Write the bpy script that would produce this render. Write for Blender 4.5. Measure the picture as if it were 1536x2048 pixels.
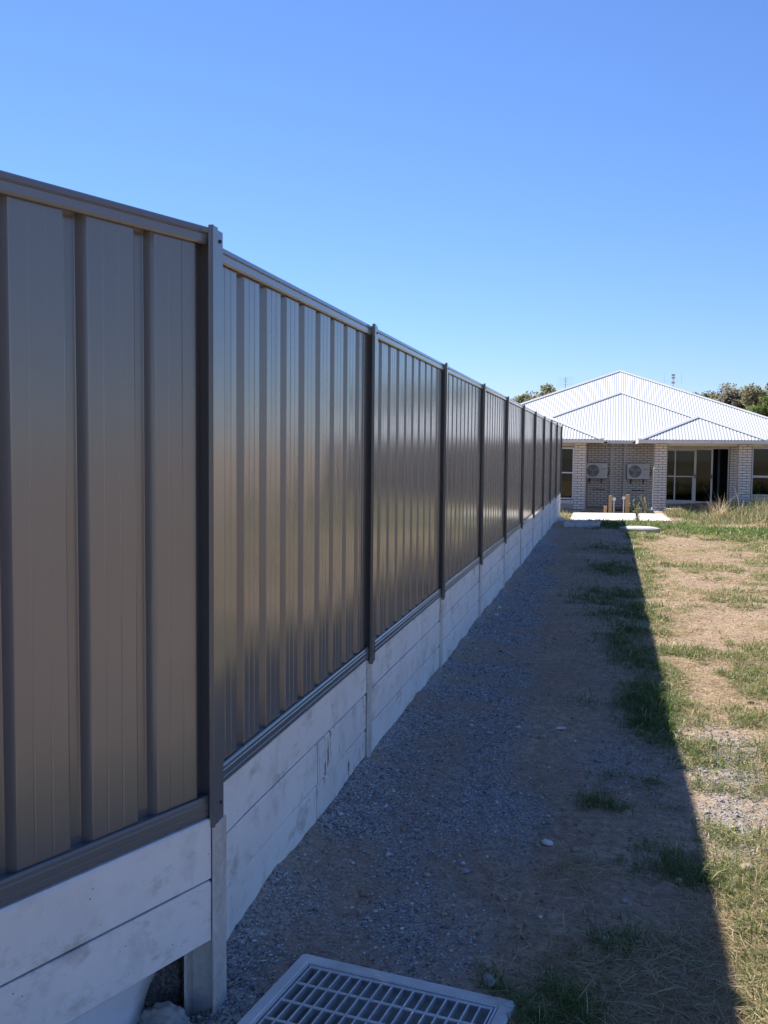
import bpy, bmesh, math, random
import numpy as np
from mathutils import Matrix, Vector

for o in list(bpy.data.objects): bpy.data.objects.remove(o)
scene = bpy.context.scene
COL = scene.collection
R = math.radians
rng = np.random.default_rng(7)
random.seed(7)

# ------------------------------------------------------------------ camera
CAMZ = 1.77
cam = bpy.data.objects.new('camera', bpy.data.cameras.new('camera'))
COL.objects.link(cam)
cam.data.sensor_fit = 'VERTICAL'
cam.data.sensor_height = 36.0
cam.data.lens = 36.0 * 1938.5 / 2048
cam.data.clip_start = 0.05
cam.data.clip_end = 3000
m = Matrix.Rotation(0.2279, 4, 'Z') @ Matrix.Rotation(math.pi/2 - 0.0653, 4, 'X') @ Matrix.Rotation(0.0095, 4, 'Z')
m.translation = (0, 0, CAMZ)
cam.matrix_world = m
scene.camera = cam

# ------------------------------------------------------------------ light
SUN = Vector((-1.73, 2.0, 2.44)).normalized()       # towards the sun
SUN_EL = math.asin(SUN.z)
SUN_AZ = math.atan2(SUN.x, SUN.y)                    # clockwise from +Y
world = bpy.data.worlds.new('World'); scene.world = world
world.use_nodes = True
nt = world.node_tree
bg = nt.nodes['Background']
sky = nt.nodes.new('ShaderNodeTexSky')
sky.sky_type = 'NISHITA'; sky.sun_disc = False
sky.sun_elevation = SUN_EL; sky.sun_rotation = SUN_AZ
sky.altitude = 4000; sky.air_density = 2.0; sky.dust_density = 0.0; sky.ozone_density = 10.0
wb = nt.nodes.new('ShaderNodeMix'); wb.data_type = 'RGBA'; wb.blend_type = 'MULTIPLY'      # even white balance of the whole sky
wb.inputs[0].default_value = 1; wb.inputs[7].default_value = (0.82, 0.79, 0.92, 1)
nt.links.new(sky.outputs[0], wb.inputs[6]); nt.links.new(wb.outputs[2], bg.inputs[0])
bg.inputs[1].default_value = 0.05
sl = bpy.data.lights.new('sun', 'SUN'); sl.energy = 2.9; sl.angle = R(0.53); sl.color = (1.0, 0.94, 0.84)
so = bpy.data.objects.new('sun', sl); COL.objects.link(so)
so.rotation_euler = SUN.to_track_quat('Z', 'Y').to_euler()
scene.view_settings.view_transform = 'Standard'
scene.view_settings.look = 'None'
scene.view_settings.gamma = 1
scene.view_settings.exposure = 1.68

# ------------------------------------------------------------------ helpers
def tag(o, label=None, cat=None, group=None, kind=None):
    if label: o['label'] = label
    if cat: o['category'] = cat
    if group: o['group'] = group
    if kind: o['kind'] = kind
    return o

def empty(name, loc=(0, 0, 0), parent=None):
    o = bpy.data.objects.new(name, None); COL.objects.link(o)
    o.location = loc; o.empty_display_size = .1
    if parent: o.parent = parent
    return o

def link(name, me, parent=None, loc=(0, 0, 0), rz=0):
    o = bpy.data.objects.new(name, me); COL.objects.link(o)
    o.location = loc; o.rotation_euler = (0, 0, rz)
    if parent: o.parent = parent
    return o

class MB:
    def __init__(s): s.v = []; s.f = []; s.m = []
    def add(s, vs, fs, mi=0):
        n = len(s.v); s.v += [tuple(v) for v in vs]
        s.f += [tuple(i+n for i in f) for f in fs]; s.m += [mi]*len(fs); return s
    def box(s, x0, x1, y0, y1, z0, z1, mi=0, rz=0, c=None):
        vs = [(x, y, z) for x in (x0, x1) for y in (y0, y1) for z in (z0, z1)]
        if rz:
            cx, cy = c if c else ((x0+x1)/2, (y0+y1)/2)
            co, si = math.cos(rz), math.sin(rz)
            vs = [(cx+(x-cx)*co-(y-cy)*si, cy+(x-cx)*si+(y-cy)*co, z) for x, y, z in vs]
        return s.add(vs, [(0, 1, 3, 2), (4, 6, 7, 5), (0, 4, 5, 1), (2, 3, 7, 6), (0, 2, 6, 4), (1, 5, 7, 3)], mi)
    def cyl(s, p0, p1, r0, r1=None, n=10, mi=0, caps=True):
        p0, p1 = Vector(p0), Vector(p1); r1 = r0 if r1 is None else r1
        d = (p1-p0).normalized(); a = d.orthogonal().normalized(); b = d.cross(a)
        vs = []
        for p, r in ((p0, r0), (p1, r1)):
            for k in range(n):
                t = 2*math.pi*k/n; vs.append(p+(a*math.cos(t)+b*math.sin(t))*r)
        fs = [(k, (k+1) % n, n+(k+1) % n, n+k) for k in range(n)]
        if caps: fs += [tuple(range(n-1, -1, -1)), tuple(range(n, 2*n))]
        return s.add(vs, fs, mi)
    def sweep(s, prof, p0, p1, up=(0, 0, 1), mi=0, closed=True):
        """prof: (side, up) pairs, extruded from p0 to p1"""
        p0, p1 = Vector(p0), Vector(p1); d = (p1-p0).normalized()
        side = d.cross(Vector(up)).normalized(); u = side.cross(d).normalized()
        n = len(prof)
        vs = [p+side*a+u*b for p in (p0, p1) for a, b in prof]
        fs = [(k, (k+1) % n, n+(k+1) % n, n+k) for k in range(n if closed else n-1)]
        if closed: fs += [tuple(range(n-1, -1, -1)), tuple(range(n, 2*n))]
        return s.add(vs, fs, mi)
    def tube(s, pts, rad, n=6, mi=0):
        for i in range(len(pts)-1):
            s.cyl(pts[i], pts[i+1], rad[i] if hasattr(rad, '__len__') else rad, rad[i+1] if hasattr(rad, '__len__') else rad, n, mi)
        return s
    def mesh(s, name, mats, bevel=0, smooth=False, seg=1):
        me = bpy.data.meshes.new(name); me.from_pydata(s.v, [], s.f)
        for m_ in (mats if isinstance(mats, (list, tuple)) else [mats]): me.materials.append(m_)
        if len(set(s.m)) > 1: me.polygons.foreach_set('material_index', s.m)
        bm = bmesh.new(); bm.from_mesh(me)
        bmesh.ops.recalc_face_normals(bm, faces=bm.faces)
        if bevel: bmesh.ops.bevel(bm, geom=bm.edges[:], offset=bevel, segments=seg, affect='EDGES', profile=.6)
        bm.to_mesh(me); bm.free()
        if smooth: me.polygons.foreach_set('use_smooth', [True]*len(me.polygons))
        me.update(); return me
    def build(s, name, mats, parent=None, loc=(0, 0, 0), rz=0, bevel=0, smooth=False):
        return link(name, s.mesh(name, mats, bevel, smooth), parent, loc, rz)

def bulk(name, V, F, mat, col=None, parent=None, smooth=False):
    """big mesh from numpy arrays; F (n,3|4); col = per-vertex rgb attribute"""
    me = bpy.data.meshes.new(name); k = F.shape[1]
    me.vertices.add(len(V)); me.vertices.foreach_set('co', V.astype(np.float32).ravel())
    me.loops.add(F.size); me.loops.foreach_set('vertex_index', F.astype(np.int32).ravel())
    me.polygons.add(len(F)); me.polygons.foreach_set('loop_start', np.arange(0, F.size, k, dtype=np.int32))
    if smooth: me.polygons.foreach_set('use_smooth', np.ones(len(F), dtype=bool))
    me.update(calc_edges=True)
    if col is not None:
        a = me.color_attributes.new('tint', 'FLOAT_COLOR', 'POINT')
        a.data.foreach_set('color', np.c_[col, np.ones(len(col))].astype(np.float32).ravel())
    me.materials.append(mat)
    return link(name, me, parent)

# numpy value noise -------------------------------------------------
_P = rng.random((256, 256))
def vnoise(x, y):
    xi = np.floor(x).astype(int); yi = np.floor(y).astype(int); fx = x-xi; fy = y-yi
    fx = fx*fx*(3-2*fx); fy = fy*fy*(3-2*fy)
    g = lambda a, b: _P[a % 256, b % 256]
    return (g(xi, yi)*(1-fx)+g(xi+1, yi)*fx)*(1-fy)+(g(xi, yi+1)*(1-fx)+g(xi+1, yi+1)*fx)*fy
def fbm(x, y, f=1., o=4):
    s = 0; a = .5; t = 0
    for k in range(o): s = s+a*vnoise(x*f+17*k, y*f+31*k); t += a; a *= .5; f *= 2.03
    return s/t
def sstep(a, b, x): t = np.clip((x-a)/(b-a), 0, 1); return t*t*(3-2*t)

# ------------------------------------------------------------------ materials
class NT:
    def __init__(s, name):
        s.mat = bpy.data.materials.new(name); s.mat.use_nodes = True
        s.t = s.mat.node_tree; s.b = s.t.nodes['Principled BSDF']; s.out = s.t.nodes['Material Output']
        s.tc = s.t.nodes.new('ShaderNodeTexCoord')
    def n(s, typ, **kw):
        nd = s.t.nodes.new(typ)
        for k, v in kw.items():
            if k.startswith('i_'): nd.inputs[k[2:].replace('_', ' ')].default_value = v
            else: setattr(nd, k, v)
        return nd
    def l(s, a, b): s.t.links.new(a, b)
    def noise(s, scale, detail=4, rough=.55, stretch=None, world=False):
        nd = s.n('ShaderNodeTexNoise'); nd.inputs['Scale'].default_value = scale
        nd.inputs['Detail'].default_value = detail; nd.inputs['Roughness'].default_value = rough
        src = s.n('ShaderNodeNewGeometry').outputs['Position'] if world else s.tc.outputs['Object']
        if stretch:
            mp = s.n('ShaderNodeMapping'); mp.inputs['Scale'].default_value = stretch
            s.l(src, mp.inputs['Vector']); src = mp.outputs['Vector']
        s.l(src, nd.inputs['Vector']); return nd.outputs['Fac']
    def ramp(s, fac, stops):
        nd = s.n('ShaderNodeValToRGB'); e = nd.color_ramp.elements
        while len(e) < len(stops): e.new(.5)
        for el, (p, c) in zip(e, stops):
            el.position = p; el.color = (*c, 1) if hasattr(c, '__len__') else (c, c, c, 1)
        s.l(fac, nd.inputs['Fac']); return nd.outputs['Color']
    def mix(s, fac, a, b, blend='MIX'):
        nd = s.n('ShaderNodeMix', data_type='RGBA', blend_type=blend)
        for sock, v in ((nd.inputs[0], fac), (nd.inputs[6], a), (nd.inputs[7], b)):
            if hasattr(v, 'links') or hasattr(v, 'is_linked'): s.l(v, sock)
            else: sock.default_value = v if not hasattr(v, '__len__') else (*v, 1)
        return nd.outputs[2]
    def bump(s, h, strength=.3, dist=.01, prev=None):
        nd = s.n('ShaderNodeBump'); nd.inputs['Strength'].default_value = strength; nd.inputs['Distance'].default_value = dist
        s.l(h, nd.inputs['Height'])
        if prev is not None: s.l(prev, nd.inputs['Normal'])
        s.l(nd.outputs['Normal'], s.b.inputs['Normal']); return nd.outputs['Normal']
    def set(s, col=None, rough=None, metal=None, spec=None):
        for nm, v in (('Base Color', col), ('Roughness', rough), ('Metallic', metal), ('Specular IOR Level', spec)):
            if v is None: continue
            if hasattr(v, 'is_linked'): s.l(v, s.b.inputs[nm])
            else: s.b.inputs[nm].default_value = (*v, 1) if hasattr(v, '__len__') else v
        return s

def simple(name, col, rough=.6, var=.12, scale=6, metal=0, spec=.5, bump=0, bscale=60, world=True):
    k = NT(name)
    f = k.noise(scale, 5, .6, world=world)
    lo = tuple(c*(1-var) for c in col); hi = tuple(min(1, c*(1+var)) for c in col)
    k.set(k.ramp(f, [(.3, lo), (.7, hi)]), rough, metal, spec)
    if bump: k.bump(k.noise(bscale, 4, .6, world=world), bump, .004)
    return k.mat

# painted steel of the fence
k = NT('fence_paint')
f1 = k.noise(1.3, 5, .6, (1, 1, .35), world=True)
col = k.ramp(f1, [(.3, (.122, .119, .118)), (.7, (.144, .141, .139))])
dust = k.noise(9, 6, .65, world=True)
k.set(col, k.ramp(dust, [(.3, .19), (.75, .25)]), 0, 1.0)
k.bump(k.noise(2.2, 2, .5, (1, 2.5, .5), world=True), .02, .02)
k.b.inputs['Coat Weight'].default_value = .6; k.b.inputs['Coat Roughness'].default_value = .14
M_FENCE = k.mat
M_SCREW = simple('screw_steel', (.06, .055, .05), .35, metal=.3)

# concrete sleepers: world-space stains
k = NT('sleeper_concrete')
a = k.noise(1.6, 6, .62, world=True); b = k.noise(7, 6, .65, world=True); c = k.noise(45, 4, .6, world=True)
base = k.ramp(a, [(.30, (.70, .69, .67)), (.55, (.80, .79, .77)), (.75, (.85, .84, .82))])
base = k.mix(k.ramp(b, [(.52, 0), (.68, .55)]), base, (.56, .54, .50))
blot = k.noise(3.1, 8, .72, (1, 1, 1.8), world=True)
base = k.mix(k.ramp(blot, [(.54, 0), (.64, .62)]), base, (.42, .395, .34))
vo = k.n('ShaderNodeTexVoronoi', feature='F1'); vo.inputs['Scale'].default_value = 55
g_ = k.n('ShaderNodeNewGeometry'); k.l(g_.outputs['Position'], vo.inputs['Vector'])
pin = k.ramp(vo.outputs['Distance'], [(.10, 1), (.17, 0)])
sel = k.ramp(k.noise(21, 2, .5, world=True), [(.60, 0), (.66, 1)])
pits = k.mix(1.0, pin, sel, 'MULTIPLY')
base = k.mix(pits, base, (.16, .15, .14))
k.set(base, .85, 0, .3)
n0 = k.bump(c, .25, .004); k.bump(b, .25, .01, n0)
M_SLEEPER = k.mat

# sleepers with bitumen splashes (the cut lower ones in the second bay)
k = NT('splashed_concrete')
a = k.noise(1.6, 6, .62, world=True); b = k.noise(7, 6, .65, world=True)
base = k.ramp(a, [(.30, (.64, .63, .61)), (.55, (.75, .74, .72)), (.75, (.80, .79, .77))])
base = k.mix(k.ramp(b, [(.50, 0), (.68, .6)]), base, (.52, .50, .46))
dr = k.noise(6, 6, .75, (1, 3.4, .5), world=True)
base = k.mix(k.ramp(dr, [(.59, 0), (.615, 1)]), base, (.04, .035, .03))
k.set(base, .85, 0, .3); k.bump(k.noise(45, 4, .6, world=True), .25, .004)
M_SPLASH = k.mat

k = NT('galvanised_steel')
vo = k.n('ShaderNodeTexVoronoi', feature='F1'); vo.inputs['Scale'].default_value = 60
g_ = k.n('ShaderNodeNewGeometry'); k.l(g_.outputs['Position'], vo.inputs['Vector'])
bwg = k.n('ShaderNodeRGBToBW'); k.l(vo.outputs['Color'], bwg.inputs[0])
col = k.ramp(k.noise(6, 5, .6, (1, 1, .5), world=True), [(.3, (.50, .49, .47)), (.7, (.70, .69, .66))])
col = k.mix(.22, col, k.ramp(bwg.outputs[0], [(.2, .3), (.8, .75)]), 'OVERLAY')
dirt = k.ramp(k.noise(14, 6, .7, (1, 1, .3), world=True), [(.56, 0), (.72, .6)])
col = k.mix(dirt, col, (.42, .39, .35))
k.set(col, k.ramp(k.noise(20, 3, .5, world=True), [(.3, .42), (.7, .62)]), .25, .5)
M_GALV = k.mat

def leafmat(name, trans=.35, rough=.6, mul=1.0):
    k = NT(name)
    at = k.n('ShaderNodeAttribute', attribute_name='tint')
    k.set(at.outputs['Color'], rough, 0, .25)
    tr = k.n('ShaderNodeBsdfTranslucent'); k.l(at.outputs['Color'], tr.inputs['Color'])
    mx = k.n('ShaderNodeMixShader'); mx.inputs[0].default_value = trans
    k.l(k.b.outputs[0], mx.inputs[1]); k.l(tr.outputs[0], mx.inputs[2]); k.l(mx.outputs[0], k.out.inputs['Surface'])
    return k.mat
M_GRASS = leafmat('grass_blades', .48)
M_LEAF = leafmat('tree_leaves', .55)

k = NT('stone_chips'); at = k.n('ShaderNodeAttribute', attribute_name='tint')
k.set(at.outputs['Color'], .85, 0, .3); M_CHIP = k.mat

# ------------------------------------------------------------------ layout constants
X_SL = -1.28            # front face of the sleepers
POST0 = 5.176; PITCH = 2.38; NPOST = 10
Z_SL = 0.612            # top of the sleepers
P1 = Vector((-1.18, 2.81, 0))    # corner post, front face centre
DIR1 = Vector((-.355, -.935, 0)).normalized()   # first bay runs back past the camera
NRM1 = Vector((.935, -.355, 0))                  # towards the yard
Y_END = POST0+PITCH*(NPOST-1)
A1 = Vector((-1.190, 2.763, 0))                   # where the first bay's sleeper face starts

DR1 = dict(c=(-.685, 2.695), rz=R(-9), w=.76)     # near drain
DR2 = dict(c=(-.60, 23.6), rz=R(-2), w=.82)       # far drain

# ------------------------------------------------------------------ ground
def axis(segs):
    out = [segs[0][0]]
    for a, b, st in segs:
        n = max(1, int(round((b-a)/st))); out += list(a+(b-a)*(np.arange(1, n+1)/n))
    return np.array(out)
def axis2(segs):   # geometric growth
    out = [segs[0][0]]
    for a, b, s0, s1 in segs:
        x = a; L = b-a; n = max(1, int(L/((s0+s1)/2))); w = np.linspace(s0, s1, n); w *= L/w.sum()
        out += list(a+np.cumsum(w))
    return np.array(out)
gx = axis2([(-400, -20, 60, 6), (-20, -3, 4, .5), (-3, -1.7, .12, .05), (-1.7, -.1, .025, .03), (-.1, 1.2, .03, .05), (1.2, 6, .06, .18), (6, 20, .3, 3), (20, 400, 5, 60)])
gy = axis2([(-120, -6, 25, 2), (-6, 1.8, .8, .1), (1.8, 6, .03, .03), (6, 14, .035, .08), (14, 36, .09, .16), (36, 60, .4, 4), (60, 700, 6, 90)])
GX, GY = np.meshgrid(gx, gy, indexing='ij')
def base_h(x, y):
    h = -.035*sstep(4, 22, y)-.15*sstep(22, 31, y)+.10*sstep(31, 33, y)*sstep(1.5, 3.5, x)
    h = h-.10*sstep(30, 32.5, y)*(1-sstep(.8, 1.6, x))*sstep(-1.2, -.6, x)
    h = h+(fbm(x, y, .8, 3)-.5)*.07+(fbm(x, y, 4, 3)-.5)*.028
    h = h+(fbm(x+9, y, 18, 3)-.5)*.016*np.exp(-np.maximum(0, y-6)/8)
    # soft berm of earth and weeds by the house, right
    h = h+.12*sstep(2.6, 4.2, x)*sstep(23, 26, y)*(1-sstep(31, 33, y))
    # rougher edge banked against the wall
    h = h+.055*np.exp(-np.maximum(0, x+1.28)/.09)*(.35+fbm(x, y, 3, 3))*sstep(2.9, 3.2, y)*(1-sstep(25, 26, y))
    # trench under the first bay
    u = (x-A1.x)*DIR1.x+(y-A1.y)*DIR1.y; v = (x-A1.x)*NRM1.x+(y-A1.y)*NRM1.y
    h = h-.14*np.exp(-((u+.02)/.11)**2-((v+.20)/.09)**2)-.05*np.exp(-((u-.3)/.3)**2-((v+.12)/.12)**2)
    return h
H = base_h(GX, GY)
# retained soil behind the wall
U1 = (GX-A1.x)*NRM1.x+(GY-A1.y)*NRM1.y
behind = np.where(GY > 2.85, GX < X_SL-.035, U1 < -.34)
H = np.where(behind, .50*(1-sstep(25.6, 26.4, GY))+H*sstep(25.6, 26.4, GY), H)
def in_pit(d, x, y, s):
    c, s_ = math.cos(-d['rz']), math.sin(-d['rz']); dx = x-d['c'][0]; dy = y-d['c'][1]
    a = dx*c-dy*s_; b = dx*s_+dy*c; return np.maximum(abs(a), abs(b)) < s
for d in (DR1, DR2): H = np.where(in_pit(d, GX, GY, d['w']/2-.03), -.55, H)
# (added sun-blocking slab behind the first bay is built with the wall)
# masks: where each soil lies
def clump(x, y, cx, cy, rx, ry): return np.exp(-((x-cx)/rx)**2-((y-cy)/ry)**2)
CL = [(-.01, 4.89, .11, .13, .9), (.27, 4.28, .17, .13, 1.0), (.42, 4.15, .1, .1, .7), (.12, 3.52, .14, .12, 1.0), (-.12, 3.01, .13, .14, 1.0), (-.33, 3.12, .05, .05, .6),
      (.30, 6.4, .14, .4, 1.1), (.33, 7.2, .16, .5, 1.3), (.08, 6.95, .20, .22, .8), (.18, 9.4, .24, .55, 1.2), (.03, 12.1, .42, .8, 1.0), (.0, 10.6, .25, .3, .5), (.1, 15.2, .36, .9, .9),
      (.1, 18.2, .5, .8, .6), (.25, 8.4, .2, .3, .8), (.36, 5.3, .12, .25, 1.0), (.40, 11.0, .2, .6, .9), (.05, 5.4, .10, .1, .35)]
def shade_grass(x, y):
    s = 0
    for cx, cy, rx, ry, a in CL: s = s+a*clump(x, y, cx, cy, rx, ry)
    return s
def band(x, y):   # lush strip by the manhole, running to the right
    yc = 24.2-.62*np.maximum(0, x-.2)
    return np.exp(-((y-yc)/(.75+.12*np.maximum(0, x)))**2)*sstep(-1.0, -.3, x)
def grass_mask(x, y):
    n = fbm(x+3, y, .9, 4); n2 = fbm(x, y+8, 2.6, 3)
    sun = sstep(.40, .55, x)*sstep(.44, .60, n*.6+n2*.4)*.95
    sun = sun*(1-.75*np.exp(-((x-.66)/.22)**2-((y-5.6)/.75)**2))
    edge = np.exp(-((x-.62)/.22)**2)*sstep(4.8, 6.3, y)*.55*sstep(.35, .55, n2)
    sh = shade_grass(x, y)*sstep(.22, .5, n2)
    return np.clip(sun+edge+sh+1.3*band(x, y), 0, 1.4)
def gravel_mask(x, y):
    w = -.42-.25*sstep(5, 9, y)-.25*sstep(9, 17, y)+(fbm(x, y, 1.1, 3)-.5)*.55
    g = 1-sstep(w-.18, w+.16, x)
    g = g*(1-.65*clump(x, y, -.86, 5.3, .16, .9))*(1-.9*clump(x, y, -.50, 3.85, .22, .55))*(1-.6*clump(x, y, -.95, 3.5, .14, .2))
    g = g*(.35+.65*sstep(.3, .55, fbm(x, y, 2.3, 3)))
    p = clump(x, y, .72, 5.75, .20, .6)+.9*clump(x, y, .62, 4.75, .14, .35)+.45*clump(x, y, .1, 5.6, .3, .5)
    return np.clip(g*sstep(24, 20, y)+p, 0, 1)
gm = grass_mask(GX, GY); gv = gravel_mask(GX, GY)
nx, ny = GX.shape
idx = np.arange(nx*ny).reshape(nx, ny)
F = np.stack([idx[:-1, :-1], idx[1:, :-1], idx[1:, 1:], idx[:-1, 1:]], -1).reshape(-1, 4)
V = np.c_[GX.ravel(), GY.ravel(), H.ravel()]
k = NT('soil')
at = k.n('ShaderNodeAttribute', attribute_name='tint'); sp = k.n('ShaderNodeSeparateColor'); k.l(at.outputs['Color'], sp.inputs[0])
a = k.noise(1.1, 6, .65, world=True); b = k.noise(13, 6, .7, world=True); c = k.noise(70, 5, .65, world=True); d_ = k.noise(330, 3, .6, world=True)
dirt = k.ramp(a, [(.32, (.44, .31, .21)), (.5, (.53, .39, .27)), (.7, (.61, .475, .35))])
dirt = k.mix(k.ramp(b, [(.38, .9), (.60, 0)]), dirt, (.36, .255, .18))
e_ = k.noise(28, 6, .7, world=True)
dirt = k.mix(k.ramp(e_, [(.40, .75), (.52, 0)]), dirt, (.30, .21, .15))
dirt = k.mix(k.ramp(e_, [(.58, 0), (.70, .5)]), dirt, (.66, .55, .42))
dirt = k.mix(k.ramp(c, [(.34, .7), (.5, 0)]), dirt, (.25, .18, .13))
dirt = k.mix(k.ramp(c, [(.60, 0), (.72, .55)]), dirt, (.62, .52, .41))
vo = k.n('ShaderNodeTexVoronoi', feature='F1'); vo.inputs['Scale'].default_value = 95
g_ = k.n('ShaderNodeNewGeometry'); k.l(g_.outputs['Position'], vo.inputs['Vector'])
bw = k.n('ShaderNodeRGBToBW'); k.l(vo.outputs['Color'], bw.inputs[0])
grav = k.ramp(bw.outputs[0], [(.2, (.15, .15, .16)), (.5, (.33, .33, .34)), (.8, (.56, .555, .55))])
grav = k.mix(k.ramp(b, [(.45, 0), (.62, .6)]), grav, (.30, .27, .23))
mg = k.mix(1.0, sp.outputs[0], k.ramp(b, [(.25, .55), (.6, 1)]), 'MULTIPLY')
col = k.mix(mg, dirt, grav)
thatch = k.ramp(c, [(.3, (.12, .115, .05)), (.7, (.27, .235, .12))])
mt = k.ramp(sp.outputs[1], [(.25, 0), (.9, .55)])
col = k.mix(mt, col, thatch)
k.set(col, .95, 0, .15)
n0 = k.bump(c, .6, .02); n0 = k.bump(b, .5, .04, n0); k.bump(d_, .5, .004, n0)
M_SOIL = k.mat
ground = bulk('ground', V, F, M_SOIL, np.c_[gv.ravel(), np.clip(gm.ravel(), 0, 1), np.zeros(gm.size)], smooth=True)
tag(ground, 'bare brown dirt yard with patches of gravel and thin grass', 'ground', kind='structure')

def gz(x, y):
    return base_h(np.asarray(x, float), np.asarray(y, float))
def gz1(x, y): return float(gz(np.array([x]), np.array([y]))[0])

# ------------------------------------------------------------------ gravel chips and grass (uncountable)
OCT = np.array([(1, 0, 0), (-1, 0, 0), (0, 1, 0), (0, -1, 0), (0, 0, 1), (0, 0, -1)], float)
OF = np.array([(0, 2, 4), (2, 1, 4), (1, 3, 4), (3, 0, 4), (2, 0, 5), (1, 2, 5), (3, 1, 5), (0, 3, 5)])
def chips(name, X, Y, S, C, label, cat):
    n = len(X)
    J = OCT[None]*rng.uniform(.55, 1.25, (n, 6, 1))*rng.uniform(.6, 1.2, (n, 1, 3))*[[[1, 1, .62]]]
    J = J+rng.normal(0, .12, J.shape)
    t = rng.uniform(0, 6.28, n); c, s = np.cos(t)[:, None], np.sin(t)[:, None]
    x = J[..., 0]*c-J[..., 1]*s; y = J[..., 0]*s+J[..., 1]*c
    V = np.stack([x, y, J[..., 2]], -1)*S[:, None, None]
    V[..., 0] += X[:, None]; V[..., 1] += Y[:, None]; V[..., 2] += (gz(X, Y)+S*.25)[:, None]
    F = (OF[None]+np.arange(n)[:, None, None]*6).reshape(-1, 3)
    o = bulk(name, V.reshape(-1, 3), F, M_CHIP, np.repeat(C, 6, 0))
    return tag(o, label, cat, kind='stuff')
def clear(X, Y):
    ok = ~in_pit(DR1, X, Y, DR1['w']/2+.005) & ~in_pit(DR2, X, Y, DR2['w']/2+.01)
    ok &= ~((X-.69)**2+(Y-22.4)**2 < .46**2)
    ok &= (X > X_SL+.004)
    return ok & ~((Y > 26.2) & (Y < 29.9) & (X > -1.1) & (X < 1.72)) & (Y < 33)
n = 150000
Y = 2.4+16*rng.random(n)**1.7; X = rng.uniform(-1.28, 1.1, n)
keep = (rng.random(n) < gravel_mask(X, Y)) & clear(X, Y)
X, Y = X[keep], Y[keep]
S = rng.lognormal(math.log(.0042), .38, len(X))*(1+.05*Y)
g = rng.uniform(.12, .62, len(X)); C = np.c_[g*.95, g*.98, g*1.06]
br = rng.random(len(X)) < .12; C[br] *= [1.6, 1.25, .95]
chips('gravel', X, Y, S, np.clip(C, 0, .7), 'fine blue grey gravel strewn along the foot of the wall', 'gravel')
n = 60000
Y = 2.4+18*rng.random(n)**1.5; X = rng.uniform(-1.2, 2.6, n)
keep = clear(X, Y) & (rng.random(n) < (1-.6*gravel_mask(X, Y)))
X, Y = X[keep], Y[keep]
S = rng.lognormal(math.log(.0038), .55, len(X)); g = rng.uniform(.6, 1.3, len(X))[:, None]
C = np.clip(np.array([[.40, .30, .22]])*g, 0, .6)
w = rng.random(len(X)) < .03; C[w] = (.6, .58, .54)
chips('pebbles', X, Y, S, C, 'scattered dirt crumbs and tiny pebbles on the bare soil', 'pebbles')

def blades(X, Y, L, W, lean, C, Z=None, curl=.5):
    """bent three-face blades; lean 0 upright .. 1 flat"""
    n = len(X); t = rng.uniform(0, 6.28, n); dx, dy = np.cos(t), np.sin(t)
    th0 = (1-lean)*math.pi/2*rng.uniform(.75, 1.1, n); th1 = th0-curl*rng.uniform(.3, 1.5, n)
    Z = gz(X, Y) if Z is None else Z
    p0 = np.c_[X, Y, Z-.003]
    s1 = L*.5; p1 = p0+np.c_[dx*np.cos(th0)*s1, dy*np.cos(th0)*s1, np.sin(th0)*s1]
    tw = rng.uniform(-.7, .7, n); ex, ey = np.cos(t+tw), np.sin(t+tw)
    p2 = p1+np.c_[ex*np.cos(th1)*s1, ey*np.cos(th1)*s1, np.sin(th1)*s1]
    p2[:, 2] = np.maximum(p2[:, 2], Z+.004)
    sx, sy = -np.sin(t+.6*tw), np.cos(t+.6*tw); w = (W/2)[:, None]*np.c_[sx, sy, rng.uniform(-.5, .5, n)]
    V = np.stack([p0-w*.8, p0+w*.8, p1-w, p1+w, p2], 1)
    b = np.arange(n)[:, None]*5
    F = np.concatenate([b+[[0, 1, 3]], b+[[0, 3, 2]], b+[[2, 3, 4]]], 0)
    return V.reshape(-1, 3), F, np.repeat(C, 5, 0)
def join(parts):
    Vs, Fs, Cs = [], [], []; o = 0
    for v, f, c in parts: Vs.append(v); Fs.append(f+o); Cs.append(c); o += len(v)
    return np.concatenate(Vs), np.concatenate(Fs), np.concatenate(Cs)
def pal(n, cols, var=.25):
    c = np.array(cols)[rng.integers(0, len(cols), n)]; return np.clip(c*rng.uniform(1-var, 1+var, (n, 1)), 0, 1)
GREEN = [(.115, .19, .045), (.14, .215, .055), (.175, .235, .08), (.09, .155, .04)]
LUSH = [(.115, .22, .035), (.135, .245, .04), (.16, .26, .06)]
STRAW = [(.58, .48, .29), (.50, .40, .23), (.66, .57, .38), (.36, .27, .16)]
parts = []
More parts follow.
